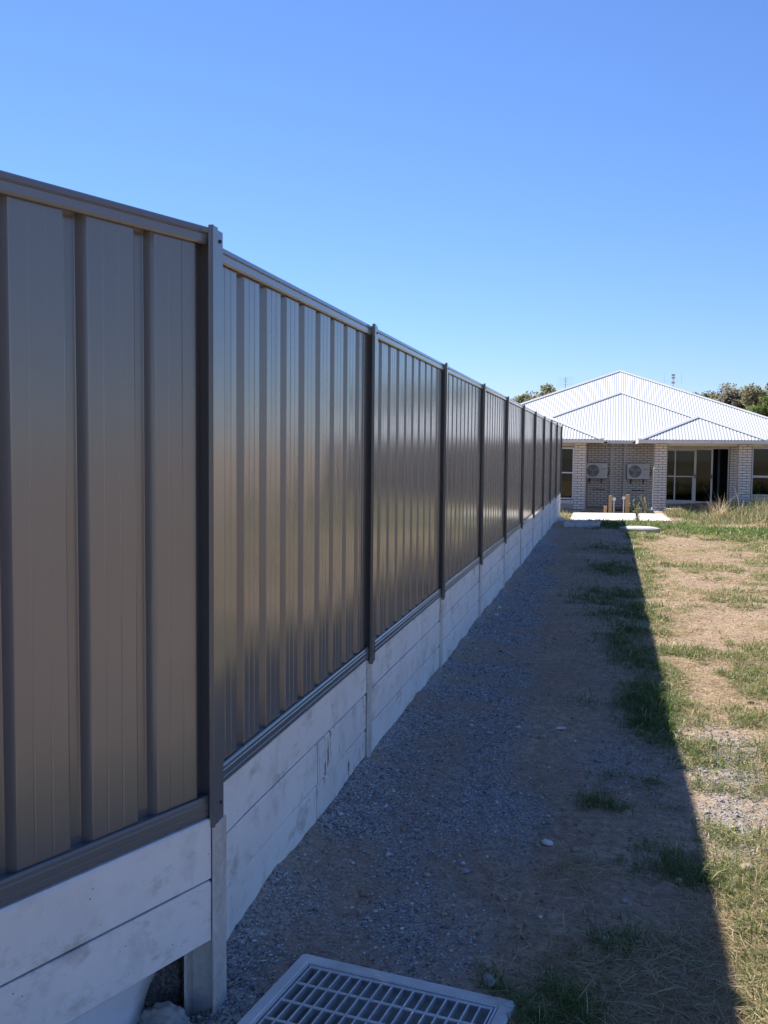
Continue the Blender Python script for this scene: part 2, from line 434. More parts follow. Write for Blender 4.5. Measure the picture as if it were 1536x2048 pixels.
# living grass: near to far, growing coarser
for y0, y1, n, wd, ln, xr in ((2.4, 5.5, 300000, .0026, .062, (-.5, 1.3)), (5.5, 9, 240000, .0036, .066, (-.4, 1.9)), (9, 15, 240000, .0055, .07, (-.6, 3.2)), (15, 20.5, 170000, .008, .075, (-1.1, 5)), (20.5, 26.5, 420000, .011, .10, (-1.1, 6))):
    X = rng.uniform(*xr, n); Y = rng.uniform(y0, y1, n)
    d = grass_mask(X, Y); tuft = sstep(.50, .66, fbm(X*1.0, Y, 14 if y0 < 9 else 7, 2))
    keep = (rng.random(n) < np.clip(d, 0, 1.3)*.62*(.25+.75*tuft)) & clear(X, Y)
    X, Y, d = X[keep], Y[keep], d[keep]; m_ = len(X)
    C = pal(m_, GREEN); lu = rng.random(m_) < band(X, Y); C[lu] = pal(int(lu.sum()), LUSH)
    dryp = .22*sstep(.4, .7, X)*(1-.9*band(X, Y))+.10; dr = rng.random(m_) < dryp; C[dr] = pal(int(dr.sum()), STRAW)
    ye = (rng.random(m_) < .5*sstep(.4, .6, X)*(1-band(X, Y))) & ~dr; C[ye] = pal(int(ye.sum()), [(.22, .28, .075), (.19, .25, .065), (.29, .31, .11)])  # past the shadow edge: lighter blade colours stand in for sunlight
    L = ln*rng.lognormal(0, .4, m_)*(.75+.5*np.clip(d, 0, 1.2)); L = np.where(X < .45, L*1.05, L*.8)
    parts.append(blades(X, Y, L, wd*rng.uniform(.6, 1.4, m_), rng.uniform(.08, .97, m_), C, curl=1.0))
v, f, c = join(parts); print('blades', len(f)//3)
tag(bulk('grass', v, f, M_GRASS, c), 'patchy green grass and short tufts growing out of the dirt', 'grass', kind='stuff')
# dead straw lying about
parts = []
for y0, y1, n, wd, ln, xr in ((2.4, 5.5, 60000, .0026, .075, (-.4, 1.3)), (5.5, 11, 110000, .0036, .06, (.1, 2.4)), (11, 27, 240000, .0075, .075, (.3, 6.5))):
    X = rng.uniform(*xr, n); Y = rng.uniform(y0, y1, n)
    hay = 1.3*clump(X, Y, .30, 3.25, .30, .30)+.9*clump(X, Y, .02, 3.28, .22, .16)+1.0*clump(X, Y, .62, 3.5, .25, .6)+.5*clump(X, Y, -.1, 4.1, .15, .12)
    sun = sstep(.42, .6, X)*(.25+.75*sstep(.38, .6, fbm(X, Y, 1.7, 3)))
    sun = sun*(1-.8*clump(X, Y, .70, 5.75, .20, .6))
    keep = (rng.random(n) < np.clip(hay+sun*.38+.035, 0, 1)) & clear(X, Y) & (rng.random(n) > band(X, Y))
    X, Y = X[keep], Y[keep]; m_ = len(X)
    parts.append(blades(X, Y, ln*rng.lognormal(0, .45, m_), wd*rng.uniform(.5, 1.3, m_), rng.uniform(.82, 1.0, m_), pal(m_, STRAW), Z=gz(X, Y)+rng.uniform(.002, .02, m_), curl=.35))
v, f, c = join(parts); print('straw', len(f)//3)
tag(bulk('straw', v, f, M_GRASS, c), 'dry dead straw lying in mats over the dirt', 'straw', kind='stuff')

# long grass along the house, right
n = 26000
X = rng.uniform(1.7, 7.5, n); Y = rng.uniform(25.5, 32.6, n)
dens = sstep(1.7, 3.0, X-.25*(27.5-Y))*sstep(25.2, 26.6, Y+.35*(X-2))*sstep(.32, .55, fbm(X, Y, 1.2, 3))
keep = (rng.random(n) < dens) & clear(X, Y); X, Y = X[keep], Y[keep]; m_ = len(X)
C = pal(m_, [(.15, .19, .07), (.20, .23, .10), (.26, .25, .12), (.12, .17, .06)]); dr = rng.random(m_) < .3; C[dr] = pal(int(dr.sum()), STRAW)
hL = (.16+.22*sstep(2.8, 5, X))*rng.lognormal(0, .35, m_)
v, f, c = blades(X, Y, hL, .011*rng.uniform(.6, 1.4, m_), rng.uniform(.02, .45, m_), C, curl=.5)
tag(bulk('long_grass', v, f, M_GRASS, c), 'long pale green weeds growing wild in front of the verandah', 'grass', kind='stuff')
# fringe of grass past the end of the fence
n = 2600
X = rng.uniform(-2.2, -.9, n); Y = rng.uniform(25.6, 29.5, n); keep = (X > -1.26) | (Y > 26.8); X, Y = X[keep], Y[keep]; m_ = len(X)
v, f, c = blades(X, Y, .12*rng.lognormal(0, .4, m_), .011*rng.uniform(.6, 1.4, m_), rng.uniform(.05, .6, m_), pal(m_, GREEN[:3]+STRAW[:2]), curl=.7)
tag(bulk('verge_grass', v, f, M_GRASS, c), 'strip of yellow green grass beyond the end of the fence', 'grass', kind='stuff')

# ------------------------------------------------------------------ retaining wall
wall = tag(empty('retaining_wall', (X_SL, POST0, 0)), 'pale concrete sleeper retaining wall with galvanised steel posts under the fence', 'retaining wall')
wall_inv = Vector((-X_SL, -POST0, 0))
def sleeper_mesh(L, name='sleeper', mat=None, h=.194, th=.078, seed=0):
    rs = random.Random(seed); nseg = 9; bm = bmesh.new(); rows = []
    ch = .006
    for i in range(nseg+1):
        y = -L/2+L*i/nseg; j = lambda a: rs.uniform(-a, a)
        prof = [(-th, ch), (-th, h-ch), (-th+ch, h), (-ch, h+j(.0012)), (0+j(.0012), h-ch+j(.0015)), (0+j(.0012), ch+j(.0015)), (-ch, 0+j(.0012)), (-th+ch, 0)]
        rows.append([bm.verts.new((x, y, z)) for x, z in prof])
    for a, b in zip(rows, rows[1:]):
        for k_ in range(8): bm.faces.new((a[k_], a[(k_+1) % 8], b[(k_+1) % 8], b[k_]))
    bm.faces.new(rows[0]); bm.faces.new(rows[-1])
    bmesh.ops.recalc_face_normals(bm, faces=bm.faces)
    me = bpy.data.meshes.new(name); bm.to_mesh(me); bm.free(); me.materials.append(mat or M_SLEEPER); return me
SL = [sleeper_mesh(PITCH-.016, seed=s) for s in range(3)]
def put(name, me, parent, off, loc, rz=0):
    o = link(name, me, parent, Vector(loc)+off, rz); return o
for b_ in range(NPOST-1):
    yc = POST0+PITCH*(b_+.5)
    for r in range(4):
        put('sleeper', SL[(b_+r) % 3], wall, wall_inv, (X_SL+random.uniform(-.003, .003), yc, Z_SL-.197*(r+1)-.003*r), random.uniform(-.001, .001))
# second bay (between the corner post and the first straight post): lower rows cut into pieces
y0, y1 = P1.y+.055, POST0-.008
put('sleeper', sleeper_mesh(y1-y0, seed=11), wall, wall_inv, (X_SL, (y0+y1)/2, Z_SL-.197))
cuts = [y0, 4.21, 4.69, y1]
for r in (1, 2, 3):
    for j in range(3):
        a_, b_ = cuts[j], cuts[j+1]-(.006 if j < 2 else 0)
        put('sleeper', sleeper_mesh(b_-a_, mat=M_SPLASH if j else M_SLEEPER, seed=20+r*3+j), wall, wall_inv, (X_SL+random.uniform(-.003, .002), (a_+b_)/2, Z_SL-.197*(r+1)-.003*r), random.uniform(-.002, .002))
# first bay, skewed
rz1 = math.atan2(-DIR1.x, DIR1.y)+math.pi
L1 = 2.36
for r in (0, 1):
    c1 = A1+DIR1*(L1/2-.004)
    put('sleeper', sleeper_mesh(L1, seed=40+r), wall, wall_inv, (c1.x, c1.y, Z_SL-.197-.2*r), rz1)
# unseen slab added behind the first bay, keeps sun out of the undercut hole
mb = MB(); q_ = [A1+DIR1*a_-NRM1*b_ for a_, b_ in ((.0, .085), (2.7, .085), (2.7, .8), (.0, .8))]
mb.add([(p.x, p.y, z) for z in (.40, .52) for p in q_], [(3, 2, 1, 0), (4, 5, 6, 7)]+[(i, (i+1) % 4, 4+(i+1) % 4, 4+i) for i in range(4)])
tag(mb.build('sun_block', M_SOIL), 'unseen soil slab added behind the first concrete sleepers to block the sun', 'soil', kind='structure')
# steel H posts
def hpost(z0, z1, w=.1, d=.105, t=.008):
    mb = MB(); mb.box(-t, 0, -w/2, w/2, z0, z1); mb.box(-d, -d+t, -w/2, w/2, z0, z1); mb.box(-d+t, -t, -t/2, t/2, z0, z1)
    return mb.mesh('steel_post', M_GALV, bevel=.0015)
HP = hpost(-.35, Z_SL-.012)
for i in range(NPOST): put('steel_post', HP, wall, wall_inv, (X_SL+.0095, POST0+PITCH*i, random.uniform(-.004, .006)))
hp1 = put('steel_post', hpost(-.35, Z_SL-.027), wall, wall_inv, (P1.x+.003, P1.y+.006, 0))
hp1['label'] = 'weathered galvanised corner post with its foot showing in the dug hole'
e1 = A1+DIR1*(L1+.06)
put('steel_post', HP, wall, wall_inv, (e1.x+.03, e1.y, 0), rz1)

# ------------------------------------------------------------------ fence
fence = tag(empty('steel_fence', (X_SL, POST0, Z_SL)), 'tall dark grey brown corrugated steel fence standing on the concrete wall', 'fence')
finv = Vector((-X_SL, -POST0, -Z_SL))
def sheet_mesh(width, pans=3, seed=0, z0=.03, z1=1.80):
    rs = random.Random(seed); p = width/pans; pr = []
    flat = p*.675; wl = p*.085; bot = p-flat-2*wl
    for i in range(pans):
        y = i*p; j0 = rs.uniform(-.0016, .0016); j1 = rs.uniform(-.0016, .0016)
        fx = lambda t: j0+(j1-j0)*t
        pts = [(-.031, y), (-.0302, y+.003), (-.002+fx(0), y+wl-.002), (fx(.0), y+wl+.0025)]
        for q in (.32, .66):       # two fine swages in each pan
            yy = y+wl+flat*q
            pts += [(fx(q), yy-.004), (-.0009+fx(q), yy), (fx(q), yy+.004)]
        pts += [(fx(1), y+wl+flat-.0025), (-.002+fx(1), y+wl+flat+.002), (-.0302, y+2*wl+flat-.003), (-.031, y+2*wl+flat)]
        pr += pts
    pr.append((-.031, width))
    zs = np.linspace(z0, z1, 5); V = []; F = []
    for zi, z in enumerate(zs):
        for a_, b_ in pr: V.append((a_+(rs.uniform(-.0005, .0005) if 0 < zi < 4 else 0), b_, z))
    n_ = len(pr)
    for zi in range(4):
        for q in range(n_-1): F.append((zi*n_+q, zi*n_+q+1, (zi+1)*n_+q+1, (zi+1)*n_+q))
    me = bpy.data.meshes.new('sheet'); me.from_pydata(V, [], F); me.materials.append(M_FENCE); me.update(); return me
PP = (PITCH-.055)/10
NP = (4, 4, 2)
SHEETS = [[sheet_mesh(PP*n_, n_, seed=s*7+n_) for s in range(3)] for n_ in NP]
H_F = 1.822
RAIL_T = [(-.034, 0), (.008, 0), (.012, -.004), (.014, -.018), (.010, -.022), (.015, -.026), (.015, -.048), (.011, -.054), (.006, -.055), (.004, -.050), (-.034, -.050)]
RAIL_B = [(-.034, 0), (.012, 0), (.016, .004), (.016, .020), (.0142, .022), (.016, .024), (.016, .044), (.0135, .048), (.0135, .058), (.010, .064), (.006, .066), (.004, .060), (-.034, .060)]
def rail_mesh(L, prof, name, z):
    # profile in (x, z), swept along y
    mb = MB(); n_ = len(prof)
    vs = [(a_, y, z+b_) for y in (0, L) for a_, b_ in prof]
    mb.add(vs, [(q, (q+1) % n_, n_+(q+1) % n_, n_+q) for q in range(n_)]+[tuple(range(n_)), tuple(range(2*n_-1, n_-1, -1))])
    return mb.mesh(name, M_FENCE)
def fence_panel(origin, L, rz, sheets, flip=False):
    p = empty('fence_panel', Vector(origin)+finv, fence); p.rotation_euler = (0, 0, rz)
    w = sum(s[1] for s in sheets); y = (L-w)/2
    for me, sw in sheets:
        link('sheet', me, p, (random.uniform(-.002, .0005), y+.001, 0)); y += sw-.0005
    link('top_rail', rail_mesh(L, RAIL_T, 'top_rail', H_F), p, (0, 0, 0))
    link('bottom_rail', rail_mesh(L, RAIL_B, 'bottom_rail', .0015), p, (0, 0, 0))
    return p
XS = X_SL-.004
RT = rail_mesh(PITCH-.05, RAIL_T, 'top_rail', H_F); RB = rail_mesh(PITCH-.05, RAIL_B, 'bottom_rail', .0015)
for b_ in range(NPOST-1):
    p = empty('fence_panel', Vector((XS, POST0+PITCH*b_+.025, Z_SL))+finv, fence)
    y = .002
    for q in range(3):
        link('sheet', SHEETS[q][(b_+q) % 3], p, (random.uniform(-.002, .0005), y, 0)); y += PP*NP[q]
    link('top_rail', RT, p); link('bottom_rail', RB, p)
L2 = POST0-.025-(P1.y+.004)
fence_panel((XS, P1.y+.004, Z_SL), L2, 0, [(sheet_mesh(L2*n_/10, n_, seed=31+q), L2*n_/10) for q, n_ in enumerate(NP)])
# first bay: starts at its far end and runs to the corner post
o1 = A1+DIR1*L1-NRM1*.026
LL = L1+.03
fence_panel((o1.x, o1.y, Z_SL), LL, rz1, [(sheet_mesh(LL*n_/10, n_, seed=51+q), LL*n_/10) for q, n_ in enumerate((3, 3, 4))])
# posts: two nested channels with seam
def post_mesh(h, proud, d=.058):
    mb = MB(); z0 = -.03
    mb.box(proud, proud+.003, -.046, -.0018, z0, h+.006); mb.box(proud-.010, proud-.0002, -.046, -.043, z0, h+.006)
    mb.box(proud+.0032, proud+.006, -.046, -.037, z0, h+.006)
    mb.box(proud-.003, proud, -.0014, .044, z0+.004, h); mb.box(proud-.013, proud-.0032, .041, .044, z0+.004, h)
    mb.box(-d+.0032, proud-.0034, -.0015, .0015, z0+.004, h); mb.box(-d, -d+.003, -.046, .044, z0, h)
    return mb.mesh('post', M_FENCE, bevel=.0007)
PM = post_mesh(H_F+.002, .030)
sc = MB(); sc.cyl((0, 0, 0), (.004, 0, 0), .0065, .0055, 8); sc.cyl((.004, 0, 0), (.0075, 0, 0), .004, .004, 6)
SCREW = sc.mesh('screw', M_SCREW)
for i in range(NPOST):
    o = link('post', PM, fence, Vector((XS, POST0+PITCH*i, Z_SL))+finv)
    if i < 3:
        for z in (.03, H_F-.035): link('screw', SCREW, o, (.0295, .018, z))
p1 = link('post', post_mesh(H_F-.003, .0, .15), fence, Vector((P1.x-.002, P1.y, Z_SL))+finv)
p1['label'] = 'corner post standing forward of the straight run'
for z in (.03, H_F-.035): link('screw', SCREW, p1, (-.0005, .018, z))
link('post', PM, fence, Vector((e1.x, e1.y, Z_SL))+finv, rz1)

# ------------------------------------------------------------------ drains
M_CONC = simple('pit_concrete', (.62, .61, .58), .9, .2, 5, bump=.4, bscale=70)
M_GRATE = simple('grate_steel', (.60, .61, .62), .45, .15, 20, metal=.4, bump=.15, bscale=120)
M_DARK = simple('pit_inside', (.10, .10, .10), .95, .3, 8)
def drain(d, top, label, nbar=17, ncross=6):
    z = gz1(*d['c'])
    t = tag(empty('drain', (d['c'][0], d['c'][1], 0)), label, 'drain'); t.rotation_euler = (0, 0, d['rz'])
    w = d['w']/2; bw = .045
    fr = MB()
    # frame ring: four mitred prisms
    o_, i_ = w, w-bw
    def ring(zt, zb, o_, i_):
        c4 = [(-1, -1), (1, -1), (1, 1), (-1, 1)]
        vs = [(a_*s, b_*s, z_) for z_ in (zt, zb) for s in (o_, i_) for a_, b_ in c4]
        fs = []
        for k_ in range(4):
            n_ = (k_+1) % 4
            fs += [(k_, n_, 4+n_, 4+k_), (8+k_, 12+k_, 12+n_, 8+n_), (k_, 8+k_, 8+n_, n_), (4+k_, 4+n_, 12+n_, 12+k_)]
        return vs, fs
    fr.add(*ring(top, -.6, o_, i_))
    fr.build('concrete_frame', M_CONC, t, bevel=.006)
    a_ = MB(); a_.add(*ring(top-.004, top-.04, i_-.001, i_-.007)); a_.build('steel_rim', M_GRATE, t)
    gi = i_-.012
    bar = MB(); bar.box(-.0028, .0028, -gi, gi, top-.032, top-.006); bm_ = bar.mesh('bar', M_GRATE, bevel=.0008)
    for k_ in range(nbar+1): link('bar', bm_, t, (-gi+.004+(2*gi-.008)*k_/nbar, 0, 0))
    cr = MB(); cr.cyl((-gi, 0, top-.010), (gi, 0, top-.010), .0055, n=6); cm = cr.mesh('cross_bar', M_GRATE)
    for k_ in range(ncross+1): link('cross_bar', cm, t, (0, -gi+.004+(2*gi-.008)*k_/ncross, 0))
    return t
drain(DR1, .014, 'steel bar grate in a concrete pit frame by the corner post')
drain(DR2, .065, 'shaded concrete drain pit with grate beside the manhole cover')
# manhole
mh = tag(empty('manhole', (.69, 22.4, 0)), 'round raised concrete manhole cover half in the fence shadow', 'manhole')
zb = gz1(.69, 22.4)
M_LID = simple('lid_concrete', (.46, .42, .37), .9, .22, 4, bump=.3)
def disc(r0, r1, z0, z1, nn=40):
    mb = MB(); n_ = nn
    ring_ = lambda r, z: [(r*math.cos(2*math.pi*q/n_), r*math.sin(2*math.pi*q/n_), z) for q in range(n_)]
    vs = ring_(r0, z0)+ring_(r1, z1-.012)+ring_(r1-.014, z1); fs = []
    for b_ in (0, 1): fs += [(b_*n_+q, b_*n_+(q+1) % n_, (b_+1)*n_+(q+1) % n_, (b_+1)*n_+q) for q in range(n_)]
    fs.append(tuple(range(2*n_, 3*n_))); mb.add(vs, fs); return mb
disc(.46, .44, zb-.1, zb+.085).build('surround', M_LID, mh)
disc(.35, .35, zb+.08, zb+.098).build('lid', M_CONC, mh)

# ------------------------------------------------------------------ hole by the corner post: footing, plastic, river pebbles
def rock(sz, seed, flat=.7, sub=1):
    bm = bmesh.new(); bmesh.ops.create_icosphere(bm, subdivisions=sub+1, radius=1)
    rs = np.random.default_rng(seed); ax = rs.uniform(.7, 1.25, 3)*[1, 1, flat]; fr = [rs.normal(0, 1, 3) for _ in range(5)]; ph = rs.uniform(0, 6, 5)
    for v in bm.verts:
        p = np.array(v.co); s = 1+(.07 if sub < 3 else .10)*sum(math.sin(2.2*f_@p+q)+(.35*math.sin(9*f_@p+3*q)+.2*math.sin(21*f_@p+5*q) if sub > 2 else 0) for f_, q in zip(fr, ph))
        v.co = p*s*ax*sz
    me = bpy.data.meshes.new('rock'); bm.to_mesh(me); bm.free()
    me.polygons.foreach_set('use_smooth', [True]*len(me.polygons)); return me
M_PEB = [simple('river_stone_grey', (.30, .30, .28), .7, .2, 30), simple('river_stone_dark', (.16, .16, .16), .7, .25, 30), simple('river_stone_tan', (.36, .31, .25), .7, .2, 30), simple('river_stone_pale', (.52, .51, .47), .7, .15, 30)]
RM = []
for s_ in range(12):
    me = rock(1, 100+s_, .75); me.materials.append(M_PEB[(0, 1, 0, 2, 0, 3, 1, 0, 2, 0, 0, 3)[s_]]); RM.append(me)
pl = ['small grey river pebble', 'small dark river pebble', 'small tan river pebble', 'small pale river pebble']
cnt = 0
rp = random.Random(3)
placed = []
while cnt < 90:
    u_ = rp.gauss(.0, .075); v_ = rp.uniform(-.19, .11); s_ = rp.uniform(.0065, .0135)
    pt = A1+DIR1*u_+NRM1*v_
    if abs(u_) > .17 or any((pt.x-q[0])**2+(pt.y-q[1])**2 < (.72*(s_+q[2]))**2 for q in placed) or (abs(pt.x-P1.x+.05) < .065 and abs(pt.y-P1.y) < .055): continue
    placed.append((pt.x, pt.y, s_)); kk = rp.randrange(12)
    o = link('pebble', RM[kk], None, (pt.x, pt.y, gz1(pt.x, pt.y)+s_*.35), rp.uniform(0, 6)); o.scale = (s_, s_*rp.uniform(.7, 1), s_*.8)
    mi = M_PEB.index(RM[kk].materials[0])
    tag(o, pl[mi]+' in the dug hole at the foot of the corner post', 'pebble', 'river pebbles at the foot of the corner post'); cnt += 1
# concrete footing lump
ft = MB(); me = rock(1, 5, .8, 4); me.materials.append(simple('footing_concrete', (.36, .36, .35), .9, .2, 12, bump=.5, bscale=50))
pt = A1+DIR1*.11-NRM1*.10
o = link('footing', me, None, (pt.x, pt.y, gz1(pt.x, pt.y)+.02), rz1); o.scale = (.10, .055, .085)
tag(o, 'rounded grey concrete footing bulging out under the first concrete sleepers', 'footing')
# plastic sheet hanging under the first sleepers
n_, k_ = 24, 6; V = []; F = []
for i in range(n_+1):
    for j in range(k_+1):
        u_ = .04+.10*j/k_+1.9*i/n_; v_ = -.150+.008*math.sin(i*1.3)+.02*math.sin(i*.7+j)*j/k_; z_ = .240-.042*j-.02*math.sin(i*.5)*(j/k_)
        q = A1+DIR1*u_+NRM1*v_; V.append((q.x, q.y, z_))
for i in range(n_):
    for j in range(k_): b_ = i*(k_+1)+j; F.append((b_, b_+1, b_+k_+2, b_+k_+1))
me = bpy.data.meshes.new('plastic_sheet'); me.from_pydata(V, [], F); me.materials.append(simple('white_plastic', (.84, .84, .88), .4, .08, 8))
me.polygons.foreach_set('use_smooth', [True]*len(me.polygons))
o = link('plastic_sheet', me); sm = o.modifiers.new('thick', 'SOLIDIFY'); sm.thickness = .002
tag(o, 'white plastic sheet hanging out from under the first concrete sleepers', 'plastic sheet')

# stones that can be picked out
def stone(x, y, s, kk, label, cat='stone', sc=(1, .8, .7), seed=None):
    me = rock(1, seed or int(x*977+y*31) % 900, .8, 1); me.materials.append(kk)
    o = link('stone', me, None, (x, y, gz1(x, y)+s*.3), random.uniform(0, 6)); o.scale = tuple(s*c_ for c_ in sc); return tag(o, label, cat)
M_WHITE = simple('white_stone', (.66, .63, .58), .85, .1, 20, bump=.3)
M_TAN = simple('tan_stone', (.40, .30, .21), .85, .15, 20, bump=.3)
M_GREY = simple('grey_stone', (.33, .33, .33), .85, .2, 20, bump=.3)
stone(-.232, 4.346, .030, M_WHITE, 'white lump of stone beside a tan stone on shaded dirt')
stone(-.11, 4.30, .026, M_TAN, 'tan stone near the white lump on shaded dirt')
stone(-.275, 4.31, .016, M_TAN, 'small orange tan stone touching the white lump of stone')
stone(-.257, 6.12, .038, M_WHITE, 'flat pale broken tile piece lying on the gravel', 'tile piece', (1, .6, .25))
stone(.61, 4.30, .045, M_TAN, 'flat tan stone at the edge of the sunlit gravel patch', sc=(1, .7, .45))
stone(-.215, 3.62, .011, M_WHITE, 'tiny bright white chip on the bare dirt')
stone(.02, 3.52, .022, M_GREY, 'grey stone beside a grass tuft near the straw')
stone(-.35, 3.12, .036, M_GREY, 'dark grey clod behind the grate frame', 'clod')
stone(.10, 3.86, .014, M_GREY, 'small grey stone on the smooth dirt near the shadow edge')
stone(-.55, 3.95, .018, M_GREY, 'single grey stone on the darker bare dirt')
stone(-1.20, 25.6, .14, M_WHITE, 'pale boulder like lump at the far end of the wall', 'boulder', (1, .9, .5))
stone(-1.13, 10.2, .03, M_WHITE, 'white rubble chip against the foot of the wall', 'rubble')
stone(-1.16, 10.7, .025, M_WHITE, 'smaller white rubble chip close to the wall foot', 'rubble')
stone(1.02, 7.2, .028, simple('dark_clod', (.10, .07, .05), .9, .2, 20), 'dark brown clod lying on the sunlit dirt', 'clod')

# twigs on the dirt
M_TWIG = simple('dry_twig', (.40, .33, .24), .8, .15, 30)
def twig(pts, r, label):
    mb = MB(); mb.tube([(x, y, gz1(x, y)+z) for x, y, z in pts], r, 5); return tag(mb.build('twig', M_TWIG), label, 'twig')
twig([(-.49, 4.02, .006), (-.44, 3.92, .01), (-.41, 3.87, .012), (-.37, 3.92, .01), (-.35, 4.0, .006)], .0018, 'pale forked twig curved on the bare dirt')
twig([(-.41, 3.87, .006), (-.41, 3.75, .008), (-.36, 3.62, .005)], .0014, 'thin bent twig joining the forked twig')
twig([(-.20, 4.62, .006), (-.12, 4.56, .012), (-.06, 4.52, .006)], .0016, 'straight dry stalk lying beyond the white stone')
twig([(.18, 3.86, .006), (.25, 3.82, .014), (.31, 3.80, .006)], .0016, 'dry stalk lying by the grass tuft at the shadow edge')

# ------------------------------------------------------------------ house
YF, YB = 33.2, 36.7
Z_EAVE = 2.15; Z_SOF = 2.03; GRD = -.32
T = math.tan(R(22.5))
M_ROOF = simple('white_roof_steel', (.73, .73, .71), .38, .03, 2)
M_TRIM = simple('white_trim', (.74, .72, .68), .5, .05, 3)
M_SOFFIT = simple('soffit_sheet', (.72, .67, .58), .7, .05, 3)
M_MORTAR = simple('mortar', (.13, .10, .08), .95, .2, 30, bump=.3)
k = NT('pale_brick')
oi = k.n('ShaderNodeObjectInfo')
a = k.noise(5, 5, .6, world=True); b = k.noise(90, 3, .6, world=True)
col = k.ramp(a, [(.3, (.78, .69, .60)), (.7, (.85, .77, .68))])
col = k.mix(k.ramp(oi.outputs['Random'], [(0, 0), (1, .35)]), col, (.74, .63, .52))
k.set(col, .85, 0, .25); k.bump(b, .3, .004)
M_BRICK = k.mat
M_PIPE = simple('downpipe_paint', (.66, .62, .58), .5, .05, 4)
M_BLACK = simple('black_plastic', (.015, .015, .016), .5, .3, 20)
M_SLAB = simple('verandah_slab', (.52, .51, .48), .9, .15, 3, bump=.2)
M_INT = simple('inside_wall', (.13, .125, .12), .9, .05, 2)
M_INTD = simple('inside_floor', (.16, .13, .11), .8, .2, 4)
k = NT('window_glass')
gl = k.n('ShaderNodeBsdfGlossy'); gl.inputs['Roughness'].default_value = .02; gl.inputs['Color'].default_value = (.75, .82, .79, 1)
tr = k.n('ShaderNodeBsdfTransparent'); tr.inputs['Color'].default_value = (.36, .39, .38, 1)
fr = k.n('ShaderNodeFresnel'); fr.inputs['IOR'].default_value = 1.45
mx = k.n('ShaderNodeMixShader'); k.l(fr.outputs[0], mx.inputs[0]); k.l(tr.outputs[0], mx.inputs[1]); k.l(gl.outputs[0], mx.inputs[2]); k.l(mx.outputs[0], k.out.inputs['Surface'])
M_GLASS = k.mat

house = tag(empty('brick_house', (1.0, YF, 0)), 'pale brick house with white corrugated hip roofs behind the yard', 'house')
hinv = Vector((-1.0, -YF, 0))
def hb(name, mb, mats, parent=None, bevel=0, smooth=False):
    o = mb.build(name, mats, None, bevel=bevel, smooth=smooth)
    o.parent = parent or house
    if o.parent is house: o.location = hinv
    return o

# --- walls (mortar bodies) and bricks
CO, BP = .0857, .25            # course height, brick pitch
walls = {}
def wall_body(name, boxes, label=None):
    mb = MB()
    for b_ in boxes: mb.box(*b_)
    o = hb('wall', mb, M_MORTAR)
    if label: o['label'] = label
    walls[name] = o; return o
wall_body('ac', [(-.80, 1.98, YB, YB+.12, GRD-.2, 2.10)], 'recessed brick wall behind the two outdoor units')
wall_body('door', [(4.19, 4.93, YB, YB+.12, GRD-.2, 2.10)])
wall_body('sill', [(4.93, 8.9, YB+.001, YB+.12, GRD-.2, .20), (1.98, 4.19, YB+.012, YB+.12, GRD-.2, -.13)])
piers = [(-1.16, -.785), (1.45, 1.835), (4.055, 4.46)]
for a_, b_ in piers:
    mb = MB(); mb.box(a_+.006, b_-.006, YF+.006, YF+.36, GRD-.2, Z_SOF-.003); walls['pier%.1f' % a_] = hb('pier', mb, M_MORTAR)
walls['pier-1.2']['label'] = 'brick pier at the end of the fence beside the left window'
BR = {}
def brick_mesh(L):
    key = round(L, 3)
    if key not in BR:
        mb = MB(); mb.box(-L/2, L/2, -.012, .05, 0, CO-.017); BR[key] = mb.mesh('brick', M_BRICK, bevel=.003)
    return BR[key]
rest = MB(); nb = 0
def brick(x0, x1, y, z, parent, single=True):
    global nb
    if single and nb < 296:
        link('brick', brick_mesh(x1-x0-.015), parent, ((x0+x1)/2, y, z)); nb += 1
    else: rest.box(x0+.0075, x1-.0075, y-.012, y+.05, z, z+CO-.017)
NC = int((Z_SOF-GRD)/CO)
ZT = Z_SOF-.004
def course(c_): return ZT-CO*(c_+1)+.0055
for pi_, (a_, b_) in enumerate(piers):
    par = walls['pier%.1f' % a_]; w = b_-a_
    for c_ in range(NC):
        z = course(c_); h_ = a_+w*(1/3 if (c_+pi_) % 2 else 2/3)
        vis = z > -.24
        brick(a_, h_, YF, z, par, vis); brick(h_, b_, YF, z, par, vis)
        # side faces
        for s_ in range(1): 
            rest.box(a_-.012, a_+.05, YF+.055, YF+.17, z, z+CO-.011); rest.box(a_-.012, a_+.05, YF+.181, YF+.36, z, z+CO-.011)
            rest.box(b_-.05, b_+.012, YF+.055, YF+.17, z, z+CO-.011); rest.box(b_-.05, b_+.012, YF+.181, YF+.36, z, z+CO-.011)
def fill(x0, x1, c0, c1, parent, ph, single):
    for c_ in range(c0, c1):
        z = course(c_); x = x0-(BP/2 if (c_+ph) % 2 else 0)
        while x < x1-.02:
            a_, b_ = max(x, x0), min(x+BP, x1); x += BP
            if b_-a_ < .03: continue
            sg = single and b_-a_ > .1 and not (-.86 < (a_+b_)/2 < -.07 and .75 < z < 1.28) and not (.62 < (a_+b_)/2 < 1.43 and .75 < z < 1.28) and z > -.1
            brick(a_, b_, YB, z, parent, sg)
fill(-.79, 1.98, 0, NC+1, walls['ac'], 0, True)
fill(4.20, 4.92, 0, NC, walls['door'], 1, False)
nlow = int((ZT-.2)/CO)+1
fill(4.94, 8.85, nlow+1, NC, walls['sill'], 0, False)
for q in range(14): rest.box(4.95+q*.086, 5.025+q*.086, YB-.02, YB+.05, .06, .20)       # soldier sill
for q in range(25): rest.box(2.0+q*.086, 2.075+q*.086, YB-.03, YB+.05, -.27, -.12)
for q in range(22): rest.box(-3.05+q*.086, -2.975+q*.086, YF-.02, YF+.05, -.02, .10)
